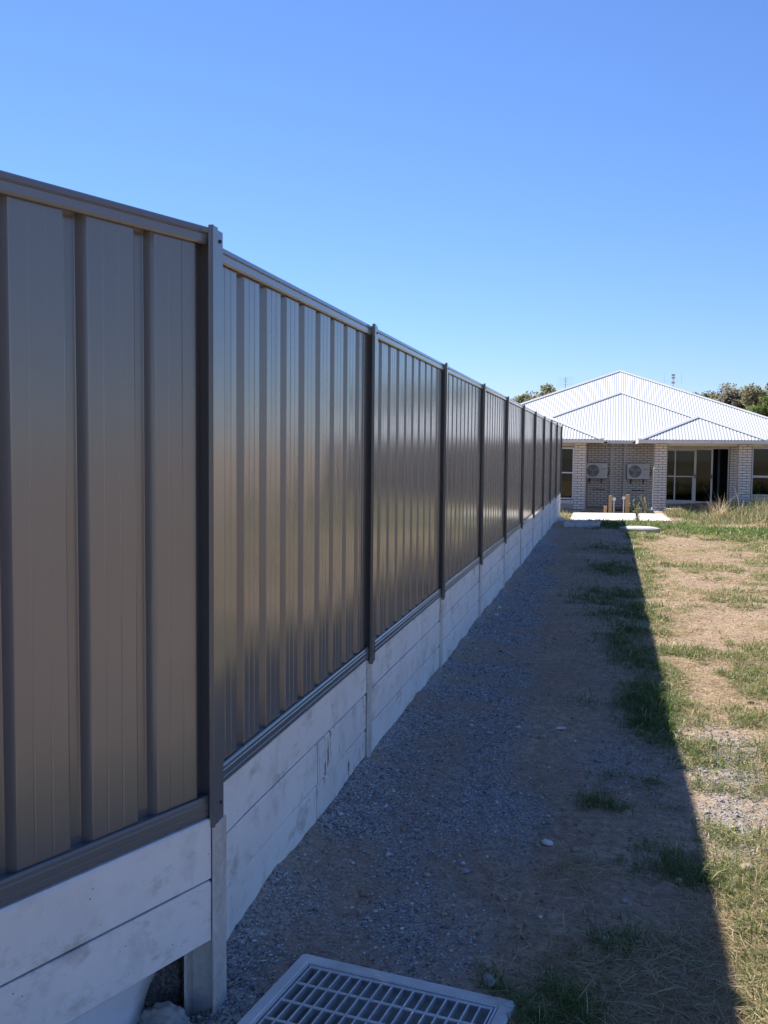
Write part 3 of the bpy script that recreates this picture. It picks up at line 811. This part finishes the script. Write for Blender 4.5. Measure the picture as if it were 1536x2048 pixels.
o = hb('bricks', rest, M_BRICK); o['kind'] = 'stuff'
# left wing wall with window opening, other faces plain
mb = MB(); mb.box(-8.2, -3.2, YF+.004, YF+.12, GRD-.2, Z_SOF-.003); mb.box(-3.2, -1.155, YF+.03, YF+.12, GRD-.2, -.02); mb.box(-3.2, -1.155, YF+.03, YF+.12, 1.90, Z_SOF-.003)
mb.box(-.9, -.80, YF+.37, YB-.001, GRD-.2, 2.10)
hb('wall', mb, simple('render_wall', (.50, .45, .40), .9, .1, 5, bump=.2))
mb = MB(); mb.box(8.9, 9.0, YB-.3, 56, GRD-.2, 2.10); mb.box(-8.2, -8.1, YF+.13, 56, GRD-.2, 2.10); mb.box(-8.1, 8.9, 55.9, 56, GRD-.2, 2.10)
hb('wall', mb, M_BRICK)
# verandah slab
mb = MB(); mb.box(1.15, 8.9, YF-.10, YB+.01, GRD-.15, -.16); hb('verandah_slab', mb, M_SLAB, bevel=.008)
mb = MB(); mb.box(-.79, 1.14, YF+1.2, YB-.02, GRD-.3, GRD); hb('path_slab', mb, M_SLAB)

# --- interior rooms
M_IDOOR = simple('inside_door', (.62, .66, .72), .6, .04, 2)
def room(x0, x1, y0, y1, z0, z1, extra=()):
    mb = MB()
    mb.box(x0, x1, y1, y1+.05, z0, z1); mb.box(x0-.05, x0, y0, y1, z0, z1); mb.box(x1, x1+.05, y0, y1, z0, z1); mb.box(x0-.05, x1+.05, y0, y1+.05, z1, z1+.03); mb.box(x0-.05, x1+.05, y0, y1+.05, z0-.03, z0, 1)
    r_ = hb('room', mb, [M_INT, M_INTD])
    for nm, bx in extra: q = MB(); q.box(*bx); q.build(nm, M_IDOOR, r_)
room(2.0, 7.8, YB+.14, YB+5.0, -.12, 2.12, [('inner_door', (2.62, 3.12, YB+2.2, YB+2.3, .3, 1.95)), ('inner_jamb', (3.95, 4.02, YB+1.5, YB+1.56, -.1, 2.0))])
room(-3.4, -.95, YF+.14, YF+3.2, -.1, 2.08)

# --- windows and doors
def window(x0, x1, z0, z1, y, rails=(), mulls=(), fw=.045, name='window', label=None):
    w = MB()
    w.box(x0, x0+fw, y-.03, y+.05, z0, z1); w.box(x1-fw, x1, y-.03, y+.05, z0, z1)
    w.box(x0+fw, x1-fw, y-.03, y+.05, z0, z0+fw); w.box(x0+fw, x1-fw, y-.03, y+.05, z1-fw, z1)
    for r_, t_ in rails: w.box(x0+fw, x1-fw, y-.024, y+.03, r_-t_/2, r_+t_/2)
    o = hb(name, w, M_TRIM)
    if label: o['label'] = label
    for m_, t_, za, zb_ in mulls:
        q = MB(); q.box(m_-t_/2, m_+t_/2, y-.022, y+.028, za, zb_); q.build('mullion', M_TRIM, o)
    return o
def pane(x0, x1, z0, z1, y, parent):
    p = MB(); p.box(x0, x1, y, y+.006, z0, z1); return p.build('pane', M_GLASS, parent)
# left window, mid rail
wz0, wz1 = .13, 1.87
o = window(-3.0, -1.165, wz0, wz1, YF+.05, [(1.02, .04)], [(-2.1, .04, wz0+.045, 1.0)], label='dark sliding window beside the fence end')
pane(-2.95, -1.21, wz0+.045, 1.0, YF+.045, o); pane(-2.95, -1.21, 1.04, wz1-.045, YF+.045, o)
# window far right
wz0, wz1 = .215, 1.93
o = window(4.95, 8.6, wz0, wz1, YB+.04, [(.90, .075)], [(6.8, .05, wz0+.045, .86)], label='wide dark window right of the verandah pier')
pane(5.0, 8.55, wz0+.045, .86, YB+.045, o); pane(5.0, 8.55, .94, wz1-.045, YB+.045, o)
# sliding door set: fixed window, slider, open part
dz0, dz1 = -.115, 1.915
do = window(2.0, 4.19, dz0, dz1, YB+.05, [], [(3.02, .08, dz0+.045, dz1-.045)], fw=.045, name='door', label='white framed sliding glass door standing half open')
q = MB(); q.box(2.045, 2.98, YB+.026, YB+.08, .845, .885); q.box(2.045, 2.98, YB+.026, YB+.08, dz0+.045, dz0+.12); q.box(2.30, 2.345, YB+.03, YB+.075, dz0+.12, .845); q.box(2.30, 2.345, YB+.03, YB+.075, .885, dz1-.12); q.box(2.045, 2.98, YB+.026, YB+.08, dz1-.12, dz1-.045); q.box(2.93, 2.98, YB+.04, YB+.06, dz0+.12, .845)
q.build('fixed_frame', M_TRIM, do)
pane(2.05, 2.975, dz0+.12, .845, YB+.05, do); pane(2.05, 2.975, .885, dz1-.12, YB+.05, do)
q = MB(); q.box(3.565, 3.625, YB+.005, YB+.045, dz0+.045, dz1-.045); q.box(3.062, 3.565, YB+.005, YB+.045, dz0+.045, dz0+.085); q.box(3.062, 3.565, YB+.005, YB+.045, dz1-.085, dz1-.045)
q.build('sliding_leaf', M_TRIM, do); pane(3.062, 3.565, dz0+.085, dz1-.085, YB+.022, do)
for hx in (3.59, 3.02):
    q = MB(); q.box(hx-.012, hx+.012, YB-.035, YB+.004 if hx > 3.3 else YB+.018, .80, .96); q.build('handle', M_BLACK, do, bevel=.004)

# --- roofs
def corr(mb, poly, uax, amp=.0075, pitch=.1):
    """corrugated skin over a convex roof polygon; ribs run up the slope"""
    P = [Vector(p) for p in poly]; n_ = (P[1]-P[0]).cross(P[2]-P[0]).normalized()
    if n_.z < 0: n_ = -n_
    u = Vector(uax).normalized(); v = n_.cross(u)
    if v.z < 0: v = -v
    O = P[0]; q = [((p-O).dot(u), (p-O).dot(v)) for p in P]
    u0, u1 = min(a_ for a_, _ in q)+1e-4, max(a_ for a_, _ in q)-1e-4
    us = np.linspace(u0, u1, int((u1-u0)/(pitch/6))+1); row = []
    for x in us:
        ys = []
        for (a_, b_), (c_, d2) in zip(q, q[1:]+q[:1]):
            if (a_-x)*(c_-x) <= 0 and abs(a_-c_) > 1e-9: ys.append(b_+(d2-b_)*(x-a_)/(c_-a_))
        h_ = amp*math.sin(2*math.pi*x/pitch)
        row.append((O+u*x+v*min(ys)+n_*h_, O+u*x+v*max(ys)+n_*h_))
    vs = [p for r_ in row for p in r_]
    mb.add(vs, [(2*i, 2*i+2, 2*i+3, 2*i+1) for i in range(len(row)-1)])
CAP = [(-.13, -.026), (-.05, .004), (-.02, .016), (.02, .016), (.05, .004), (.13, -.026)]
def cap(p0, p1, parent):
    mb = MB(); mb.sweep(CAP, Vector(p0)+Vector((0, 0, .02)), Vector(p1)+Vector((0, 0, .02))); o = mb.build('ridge_cap', M_ROOF, parent, smooth=False); return o
def hip_roof(x0, x1, y0, yback, back_hip=False, sides=(1, 1), label=None):
    w = (x1-x0)/2; xc = (x0+x1)/2; zt = Z_EAVE+w*T
    A, B, C_ = (x0, y0, Z_EAVE), (x1, y0, Z_EAVE), (xc, y0+w, zt)
    yb = yback-w if back_hip else yback
    D, E_, F_ = (xc, yb, zt), (x0, yback, Z_EAVE), (x1, yback, Z_EAVE)
    mb = MB(); corr(mb, [A, B, C_], (1, 0, 0))
    if sides[0]: corr(mb, [A, C_, D, E_], (0, 1, 0))
    if sides[1]: corr(mb, [B, C_, D, F_], (0, 1, 0))
    if back_hip: corr(mb, [E_, F_, D], (1, 0, 0))
    o = hb('roof', mb, M_ROOF, smooth=True)
    if label: o['label'] = label
    cap(A, C_, o); cap(B, C_, o); cap(C_, D, o)
    if back_hip: cap(E_, D, o); cap(F_, D, o)
    return o
hip_roof(-8.25, -.25, YF-.45, 44, label='white corrugated hip over the left wing')
hip_roof(.94, 4.88, YF-.45, 40, label='small white corrugated hip over the verandah')
hip_roof(-4.46, 5.24, YB-.45, 47, label='middle white corrugated hip')
main = hip_roof(-7.92, 8.68, YB+3.0, 58, True, label='tallest white corrugated hip at the back')
# gutters, fascias, soffits
GUT = [(0, 0), (.115, 0), (.115, -.012), (.105, -.02), (.105, -.09), (.09, -.115), (0, -.115)]
def gutter(x0, x1, y):
    mb = MB(); mb.sweep([(a_, b_) for a_, b_ in GUT], (x0, y, Z_EAVE-.012), (x1, y, Z_EAVE-.012)); o = hb('gutter', mb, M_TRIM); return o
gutter(-8.3, -.22, YF-.46); gutter(.90, 4.93, YF-.46); gutter(-.10, .79, YB-.46)
for x_, ya, yb in ((-.22, YF-.46, YB-.4), (.90, YF-.46, YB-.4), (4.93, YF-.46, YB-.4)):
    mb = MB(); mb.box(x_-.004 if x_ > 0 else x_-.11, x_+.11 if 0 < x_ < 2 else x_+.004, ya+.002, yb, Z_EAVE-.128, Z_EAVE-.014); hb('gutter', mb, M_TRIM)
mb = MB(); mb.box(-8.2, -.34, YF-.44, YB-.5, Z_SOF, Z_SOF+.02); mb.box(1.02, 4.82, YF-.44, YB, Z_SOF+.003, Z_SOF+.023); mb.box(-.33, 1.01, YB-.44, YB+.1, Z_SOF-.006, Z_SOF+.014); mb.box(4.825, 9.2, YB-.44, YB+.1, Z_SOF-.003, Z_SOF+.017)
hb('soffit', mb, M_SOFFIT)
mb = MB(); mb.sweep(GUT, (4.95, YB-.46, Z_EAVE-.012), (9.2, YB-.46, Z_EAVE-.012)); hb('gutter', mb, M_TRIM)
# verandah beam and door head
mb = MB(); mb.box(1.835, 4.055, YF+.05, YF+.14, 1.955, Z_SOF); mb.box(4.46, 4.8, YF+.05, YF+.14, 1.955, Z_SOF); hb('beam', mb, M_SOFFIT)
mb = MB(); mb.box(1.985, 4.93, YB+.02, YB+.12, 1.918, Z_SOF); mb.box(4.93, 8.9, YB+.02, YB+.12, 1.932, Z_SOF); hb('door_head', mb, M_SOFFIT)
# downpipes
for x_ in (.075, .545):
    mb = MB(); mb.box(x_-.045, x_+.045, YB-.075, YB-.020, GRD-.05, 1.98); mb.box(x_-.045, x_+.045, YB-.40, YB-.022, 1.982, 2.03)
    d_o = hb('downpipe', mb, M_PIPE, bevel=.006)
    for z_ in (.3, 1.5):
        c_ = MB(); c_.box(x_-.052, x_+.052, YB-.080, YB-.012, z_, z_+.025); c_.build('bracket', M_PIPE, d_o)
# weep brackets: short black pipe pieces on wall
def wall_rail(x0, x1, z, label):
    t = tag(empty('wall_rail', (x0, YB-.012, z)), label, 'wall bracket', 'black wall rails under the outdoor units')
    mb = MB(); mb.cyl((0, -.04, 0), (x1-x0, -.04, 0), .010, n=8); mb.build('rail', M_BLACK, t)
    for e_ in (0, x1-x0):
        q = MB(); q.cyl((e_, 0, 0), (e_, -.055, 0), .022, n=10); q.build('bracket', M_BLACK, t)
wall_rail(-.57, -.20, .345, 'black rail fixed to the bricks under the unit beside the left pier'); wall_rail(.86, 1.24, .335, 'black rail fixed to the bricks under the unit between downpipe and verandah pier')

# ------------------------------------------------------------------ outdoor units
M_AC = simple('unit_casing', (.70, .67, .62), .45, .04, 4)
M_GRILLE = simple('grille_wire', (.50, .49, .47), .5, .05, 6)
M_FAN = simple('fan_grey', (.20, .20, .20), .5, .1, 6)
M_FANB = simple('fan_blade', (.34, .34, .34), .45, .05, 6)
M_PRINT = simple('dark_print', (.05, .05, .06), .6, .05, 6)
def ac(x0, z0, label):
    W, Hh, D = .78, .56, .29; y = YB-.36
    t = tag(empty('outdoor_unit', (x0, y, z0)), label, 'air conditioner', 'outdoor units on the brick wall')
    cx, cz, r = .27, .28, .225
    # casing with a round opening in its front
    mb = MB(); mb.box(0, W, .012, D, 0, Hh); mb.build('casing', M_AC, t, bevel=.012)
    n_ = 40; vs = []; fs = []
    fw = .54
    corners = []
    for q in range(n_):
        a_ = 2*math.pi*q/n_; dx, dz = math.cos(a_), math.sin(a_)
        s_ = min((cx-.004 if dx < 0 else fw-cx)/max(abs(dx), 1e-6), (cz-.004 if dz < 0 else Hh-.004-cz)/max(abs(dz), 1e-6))
        vs += [(cx+dx*s_, .0, cz+dz*s_), (cx+dx*r, .0, cz+dz*r), (cx+dx*r*.98, .05, cz+dz*r*.98)]
    for q in range(n_):
        a_, b_ = 3*q, 3*((q+1) % n_); fs += [(a_, b_, b_+1, a_+1), (a_+1, b_+1, b_+2, a_+2)]
    f_ = MB(); f_.add(vs, fs); f_.build('fan_surround', M_AC, t)
    f_ = MB(); f_.box(fw+.006, W-.004, -.002, .011, .006, Hh-.006); f_.build('service_panel', M_AC, t, bevel=.003)
    f_ = MB(); f_.cyl((cx, .011, cz), (cx, .0115, cz), r-.003, n=40); f_.build('fan_recess', M_FAN, t)
    f_ = MB()
    for q in range(3):
        a0 = 2*math.pi*q/3+.5; pts = []
        for (rr, da, yy) in ((.05, -.3, .009), (.12, -.5, .006), (.205, -.55, .004), (.205, .25, .009), (.12, .35, .0095), (.05, .4, .0098)):
            pts.append((cx+rr*math.cos(a0+da), yy, cz+rr*math.sin(a0+da)))
        f_.add(pts, [tuple(range(6))])
    f_.cyl((cx, .010, cz), (cx, .002, cz), .05, .045, 20); f_.build('fan', M_FANB, t)
    g_ = MB()
    for rr in np.linspace(.06, .222, 9):
        pr_ = [(cx+rr*math.cos(2*math.pi*q/28), -.006, cz+rr*math.sin(2*math.pi*q/28)) for q in range(29)]
        g_.tube(pr_, .0016, 4)
    for q in range(10):
        a_ = 2*math.pi*q/10; g_.cyl((cx+.05*math.cos(a_), -.006, cz+.05*math.sin(a_)), (cx+.226*math.cos(a_), -.006, cz+.226*math.sin(a_)), .002, n=4)
    g_.build('grille', M_GRILLE, t)
    f_ = MB(); xx = .585
    for wl in (.022, .014, .018, .010, .022, .016): f_.box(xx, xx+wl, -.0045, -.0025, .355, .375); xx += wl+.005
    f_.build('logo', M_PRINT, t)
    f_ = MB(); f_.box(.60, .72, -.004, -.0025, .155, .163); f_.build('rating_label', simple('label_grey', (.4, .38, .35), .6, .05, 6), t)
    for bx in (.14, .58):
        f_ = MB(); f_.box(bx-.02, bx+.02, -.02, D+.058, -.035, -.004); f_.box(bx-.02, bx+.02, D+.03, D+.058, -.20, -.036); f_.box(bx-.03, bx+.03, -.012, .03, -.055, -.0355); f_.build('bracket', M_BLACK, t)
    f_ = MB(); f_.tube([(W-.03, .16, .38), (W+.05, .16, .36), (W+.07, .22, .25), (W+.04, .25, .12), (W-.03, .22, .12)], .012, 7); f_.build('pipe', M_BLACK, t)
    f_ = MB(); f_.cyl((W-.01, .15, .31), (W+.045, .15, .31), .035, n=12); f_.build('valve_cover', M_AC, t)
ac(-.855, .755, 'white outdoor unit with round fan beside the left brick pier')
ac(.635, .75, 'white outdoor unit with round fan between downpipe and verandah pier')

# ------------------------------------------------------------------ bits and pieces in front of the house
M_WOOD = simple('pale_timber', (.46, .31, .15), .75, .18, 14, bump=.2)
M_WOODG = simple('grey_timber', (.36, .31, .22), .8, .2, 14, bump=.2)
M_PLY = simple('plywood', (.55, .40, .25), .75, .15, 6)
M_BROWN = simple('brown_board', (.28, .19, .13), .8, .25, 6)
M_WPL = simple('white_tap', (.78, .77, .74), .4, .04, 8)
def stake(x, y, w, h, mat, label, tap=0):
    t = tag(empty('timber_stake', (x, y, gz1(x, y))), label, 'timber stake', 'timber stakes behind the concrete slab')
    mb = MB(); mb.box(-w/2, w/2, -w/2, w/2, -.1, h); mb.build('stake', mat, t, bevel=.004)
    if tap:
        q = MB(); q.cyl((tap*w/2, 0, h-.11), (tap*(w/2+.03), 0, h-.11), .02, n=8); q.cyl((tap*(w/2+.06), -.05, h-.10), (tap*(w/2+.06), .03, h-.10), .052, .048, 14); q.build('meter_cap', M_WPL, t)
        q = MB(); q.cyl((tap*(w/2+.055), .01, -.05), (tap*(w/2+.055), .01, h-.14), .014, n=8); q.build('riser_pipe', M_WPL, t)
stake(.055, 30.6, .105, .60, M_WOOD, 'tall pale timber stake with a white cap facing the downpipe gap', 1)
stake(.565, 30.6, .12, .63, M_WOOD, 'tallest timber stake with a white cap beside the second downpipe', -1)
stake(-.095, 30.7, .10, .27, M_PLY, 'short pale timber stake leaning against a tall stake')
stake(.90, 30.5, .11, .26, M_WOODG, 'short greenish timber stake standing apart below the right unit')
# concrete slab
z_ = gz1(.3, 28)
mb = MB(); cs = [(-1.0, 26.3), (1.66, 26.7), (1.55, 29.75), (-1.02, 29.3)]
mb.add([(x, y, zz) for zz in (z_-.12, z_+.075) for x, y in cs], [(3, 2, 1, 0), (4, 5, 6, 7)]+[(q, (q+1) % 4, 4+(q+1) % 4, 4+q) for q in range(4)])
tag(mb.build('concrete_slab', simple('slab_concrete', (.74, .68, .59), .9, .15, 2.5, bump=.3), bevel=.008), 'low sunlit concrete slab in front of the outdoor units', 'slab')
def board(x0, x1, y0, y1, z0, z1, mat, label, rz=0, cat='board'):
    b_ = MB(); b_.box(-(x1-x0)/2, (x1-x0)/2, -(y1-y0)/2, (y1-y0)/2, z0, z1); return tag(b_.build('board', mat, None, ((x0+x1)/2, (y0+y1)/2, 0), rz, bevel=.004), label, cat)
board(1.35, 2.55, 32.55, 32.75, -.31, -.25, M_PLY, 'long thin sunlit plank lying in front of the verandah pier')
board(1.86, 2.75, 32.85, 33.35, -.20, -.155, M_PLY, 'square plywood offcut lying beside the verandah pier', .0)
board(-1.55, -.10, 31.9, 32.0, -.38, -.27, M_BROWN, 'weathered low formwork board at the foot of the left pier')
board(-.72, -.12, 32.2, 32.8, -.38, -.14, M_BROWN, 'brown timber box frame below the left outdoor unit', 0, 'timber box')
board(-.06, .02, 32.3, 32.6, -.38, -.12, M_BLACK, 'black upright plastic strip beside the brown timber box', 0, 'plastic strip')
board(.15, 1.05, 33.9, 34.0, -.40, -.22, M_BLACK, 'black plastic membrane along the foot of the recessed wall', 0, 'membrane')

# thin white cylinder standing in for the sunlit side strip of the pier
mb = MB(); mb.cyl((1.425, YF+.03, GRD), (1.43, YF+.03, 1.18), .018, n=10)
tag(mb.build('sunlit_strip', M_WPL), 'thin white upright strip standing in for sunlight on the verandah pier side', 'sunlit_strip')

# weeds as plants
def weed(name, x, y, n, L, W, spread, cols, label, stemmy=False):
    t = tag(empty(name, (x, y, gz1(x, y))), label, 'weed')
    X = rng.normal(0, spread, n); Y = rng.normal(0, spread, n)
    v, f, c = blades(X, Y, L*rng.lognormal(0, .25, n), W*rng.uniform(.6, 1.3, n), rng.uniform(.0, .5, n), pal(n, cols), Z=np.zeros(n), curl=.35)
    bulk('leaves', v, f, M_GRASS, c, t)
    if stemmy:
        V, F_, C_ = [], [], []; mb = MB(); rs = random.Random(int(x*100))
        for q in range(9):
            a_ = rs.uniform(0, 6.28); l_ = rs.uniform(.3, .62); sp_ = rs.uniform(.1, .5); p = [(0, 0, 0)]
            for s_ in range(1, 5): p.append((math.cos(a_)*sp_*l_*s_/4, math.sin(a_)*sp_*l_*s_/4, l_*s_/4))
            mb.tube(p, .004, 4)
            nl = 13; tt = rng.uniform(.25, 1, nl)
            X = np.cos(a_)*sp_*l_*tt; Y = np.sin(a_)*sp_*l_*tt
            V.append(blades(X, Y, .075*rng.uniform(.5, 1.4, nl), .028*rng.uniform(.5, 1.2, nl), rng.uniform(.1, .8, nl), pal(nl, [(.20, .24, .10), (.26, .28, .13), (.32, .30, .16)]), Z=l_*tt, curl=.6))
        mb.build('stems', M_TWIG, t); v, f, c = join(V); bulk('leaf_sprays', v, f, M_GRASS, c, t)
weed('leafy_weed', 1.12, 28.4+1.6, 30, .25, .012, .08, GREEN, 'spindly leafy weed growing at the back edge of the concrete slab', True)
weed('leafy_weed', .75, 26.2, 30, .2, .012, .08, GREEN, 'spindly weed growing in front of the concrete slab', True)
weed('dry_tuft', 3.05, 28.6, 160, .62, .010, .10, STRAW[:3], 'fan shaped tuft of dry straw stalks before the sliding door')
weed('dry_tuft', 4.35, 27.2, 90, .75, .012, .16, STRAW[:3]+[(.3, .3, .15)], 'tall pale stalks rising before the far right window')
weed('dry_tuft', 2.1, 27.6, 70, .30, .010, .10, GREEN+STRAW[:1], 'low green tuft beside the slab corner')
weed('dry_tuft', 3.75, 24.4, 90, .16, .012, .16, [(.10, .09, .04), (.14, .12, .05)], 'dark dead clump on the bare earth heap')

# ------------------------------------------------------------------ aerials behind the ridge
M_AER = simple('aerial_metal', (.35, .35, .36), .5, .1, 10, metal=.5)
def aerial(x, y, zt, z0, wide, label):
    t = tag(empty('tv_aerial', (x, y, z0)), label, 'aerial'); h_ = zt-z0
    mb = MB(); mb.cyl((0, 0, 0), (0, 0, h_), .018, n=6); mb.build('mast', M_AER, t)
    if wide:
        for sx in (-1, 1):
            q = MB(); 
            for zz in np.linspace(-.42, .42, 7): q.cyl((sx*.08, 0, h_-.25+zz*.6), (sx*.40, -.1, h_-.25+zz*.6), .0035, n=4)
            for xx in (.08, .24, .40): q.cyl((sx*xx, -.1*(xx-.08)/.32, h_-.50), (sx*xx, -.1*(xx-.08)/.32, h_+.0), .0035, n=4)
            q.build('reflector', M_AER, t)
        for zz in (-.40, -.25, -.10): q = MB(); q.cyl((-.10, .02, h_+zz), (.10, .02, h_+zz), .014, n=4); q.build('dipole', M_AER, t)
    else:
        q = MB(); q.cyl((-.05, -.9, h_-.15), (.05, .9, h_-.15), .018, n=6); q.build('boom', M_AER, t)
        for zz in (-.4, -.15, .0): q = MB(); q.box(-.09, .09, -.05, .05, h_+zz-.05, h_+zz+.05); q.build('dipole', M_AER, t)
        for sx in (-.45, .42):
            q = MB(); q.cyl((sx, 0, h_-.45), (sx, 0, h_+.12), .006, n=4); q.cyl((0, 0, h_-.3), (sx, 0, h_-.3), .004, n=4); q.build('element', M_AER, t)
def on_roof_back(x, y): return Z_EAVE+T*max(0, min(x+7.92, 8.68-x, 58-y))
xa, ya = -2.47, 54.5; aerial(xa, ya, 5.78, on_roof_back(xa, ya), True, 'grid shaped television aerial left of the roof peak')
xa, ya = 3.22, 54.5; aerial(xa, ya, 5.85, on_roof_back(xa, ya), False, 'television aerial with upright rods right of the roof peak')

# ------------------------------------------------------------------ trees beyond the house
M_BARK = simple('gum_bark', (.33, .28, .23), .85, .3, 3, bump=.3)
def tree(x, y, h, r, cols, label, seed, nl=6500, ls=.26, low=.30):
    rs = random.Random(seed); g0 = -.4
    t = tag(empty('gum_tree', (x, y, g0)), label, 'tree', 'gum trees beyond the house')
    mb = MB(); tips = []
    def limb(p, d, l, rad, lev):
        pts = [p]; rr = [rad]; dd = d
        for s_ in range(3):
            dd = (dd+Vector((rs.uniform(-.22, .22), rs.uniform(-.22, .22), rs.uniform(-.05, .15)))).normalized()
            pts.append(pts[-1]+dd*l/3); rr.append(rad*(1-.22*(s_+1)))
        mb.tube(pts, rr, 6 if lev < 2 else 4)
        if lev == 3: tips.append(pts[-1]); return
        if lev >= 1: tips.append(pts[2])
        for q in range(3 if lev else 4):
            a_ = rs.uniform(0, 6.28); up = rs.uniform(.25, .9)
            nd = (dd*.5+Vector((math.cos(a_), math.sin(a_), up))).normalized()
            limb(pts[-1 if q else 2], nd, l*rs.uniform(.55, .75), rr[-1]*.72, lev+1)
    limb(Vector((0, 0, 0)), Vector((rs.uniform(-.1, .1), 0, 1)), h*low, h*.022, 0)
    zs = [p.z for p in tips]; sc_ = h*.93/max(zs); rx = max(max(abs(p.x), abs(p.y)) for p in tips); sxy = r/rx
    mb.v = [(a_*sxy if c_ > h*low*.5 else a_, b_*sxy if c_ > h*low*.5 else b_, c_*sc_) for a_, b_, c_ in mb.v]
    tips = np.array([(p.x*sxy, p.y*sxy, p.z*sc_) for p in tips])
    mb.build('trunk', M_BARK, t)
    # leaf clumps round the limb tips
    ci = rng.integers(0, len(tips), nl); cr = rng.uniform(.55, 1.35, len(tips))*r*.30
    d = rng.normal(0, 1, (nl, 3)); d /= np.linalg.norm(d, axis=1)[:, None]
    P = tips[ci]+d*(cr[ci]*rng.random(nl)**.45)[:, None]*[1, 1, .75]
    P[:, 2] = np.maximum(P[:, 2], h*.16)
    n1 = rng.normal(0, 1, (nl, 3)); n1 /= np.linalg.norm(n1, axis=1)[:, None]; n2 = np.cross(n1, rng.normal(0, 1, (nl, 3))); n2 /= np.linalg.norm(n2, axis=1)[:, None]
    s_ = (ls*rng.uniform(.6, 1.3, nl))[:, None]
    V = np.stack([P-n1*s_*.6, P+n2*s_*.28, P+n1*s_*.6, P-n2*s_*.28], 1).reshape(-1, 3)
    tone = rng.uniform(.75, 1.3, len(tips))
    C = np.array(cols)[rng.integers(0, len(cols), nl)]*tone[ci][:, None]*rng.uniform(.8, 1.2, (nl, 1))
    bulk('crown', V, np.arange(nl*4).reshape(-1, 4), M_LEAF, np.repeat(np.clip(C, 0, 1), 4, 0), t)
OLIVE = [(.20, .21, .12), (.25, .25, .15), (.17, .19, .10), (.30, .28, .19)]
GREY = [(.29, .27, .20), (.33, .31, .24), (.24, .24, .17)]
GRN = [(.16, .22, .07), (.19, .25, .09), (.13, .18, .06)]
tree(-5.3, 70, 6.9, 2.0, OLIVE, 'small rounded olive tree showing over the fence left of the roof', 1, 9000, .24)
tree(-8.0, 73, 6.5, 2.3, OLIVE, 'darker olive tree low behind the fence top', 2, 8000, .24)
tree(7.0, 86, 7.3, 1.9, OLIVE, 'olive gum just clearing the right roof slope', 5, 9000, .24)
tree(9.0, 85, 7.2, 2.0, GREY, 'grey green gum with bare pale limbs above the right hip', 3, 6500, .24)
tree(10.6, 84, 7.85, 2.2, GREY, 'taller grey gum with a twiggy crown among the right hand trees', 4, 9000, .24)
tree(12.8, 82, 7.9, 2.4, OLIVE, 'dark tall gum at the end of the right hand row', 6, 10000, .24)
tree(11.2, 69, 6.3, 1.9, GRN, 'fresh green tree standing before the grey gums', 7, 10000, .2)
tree(15.5, 88, 8.6, 3.0, GREY, 'broad grey gum behind the fresh green tree', 8, 9000, .26)
tree(8.2, 96, 7.6, 3.0, OLIVE, 'far olive gum filling the gap behind the others', 9, 12000, .28, .2)
tree(12.0, 98, 7.9, 3.2, OLIVE, 'far broad olive gum behind the tallest tree', 10, 12000, .28, .2)
print('objects', len(bpy.data.objects))
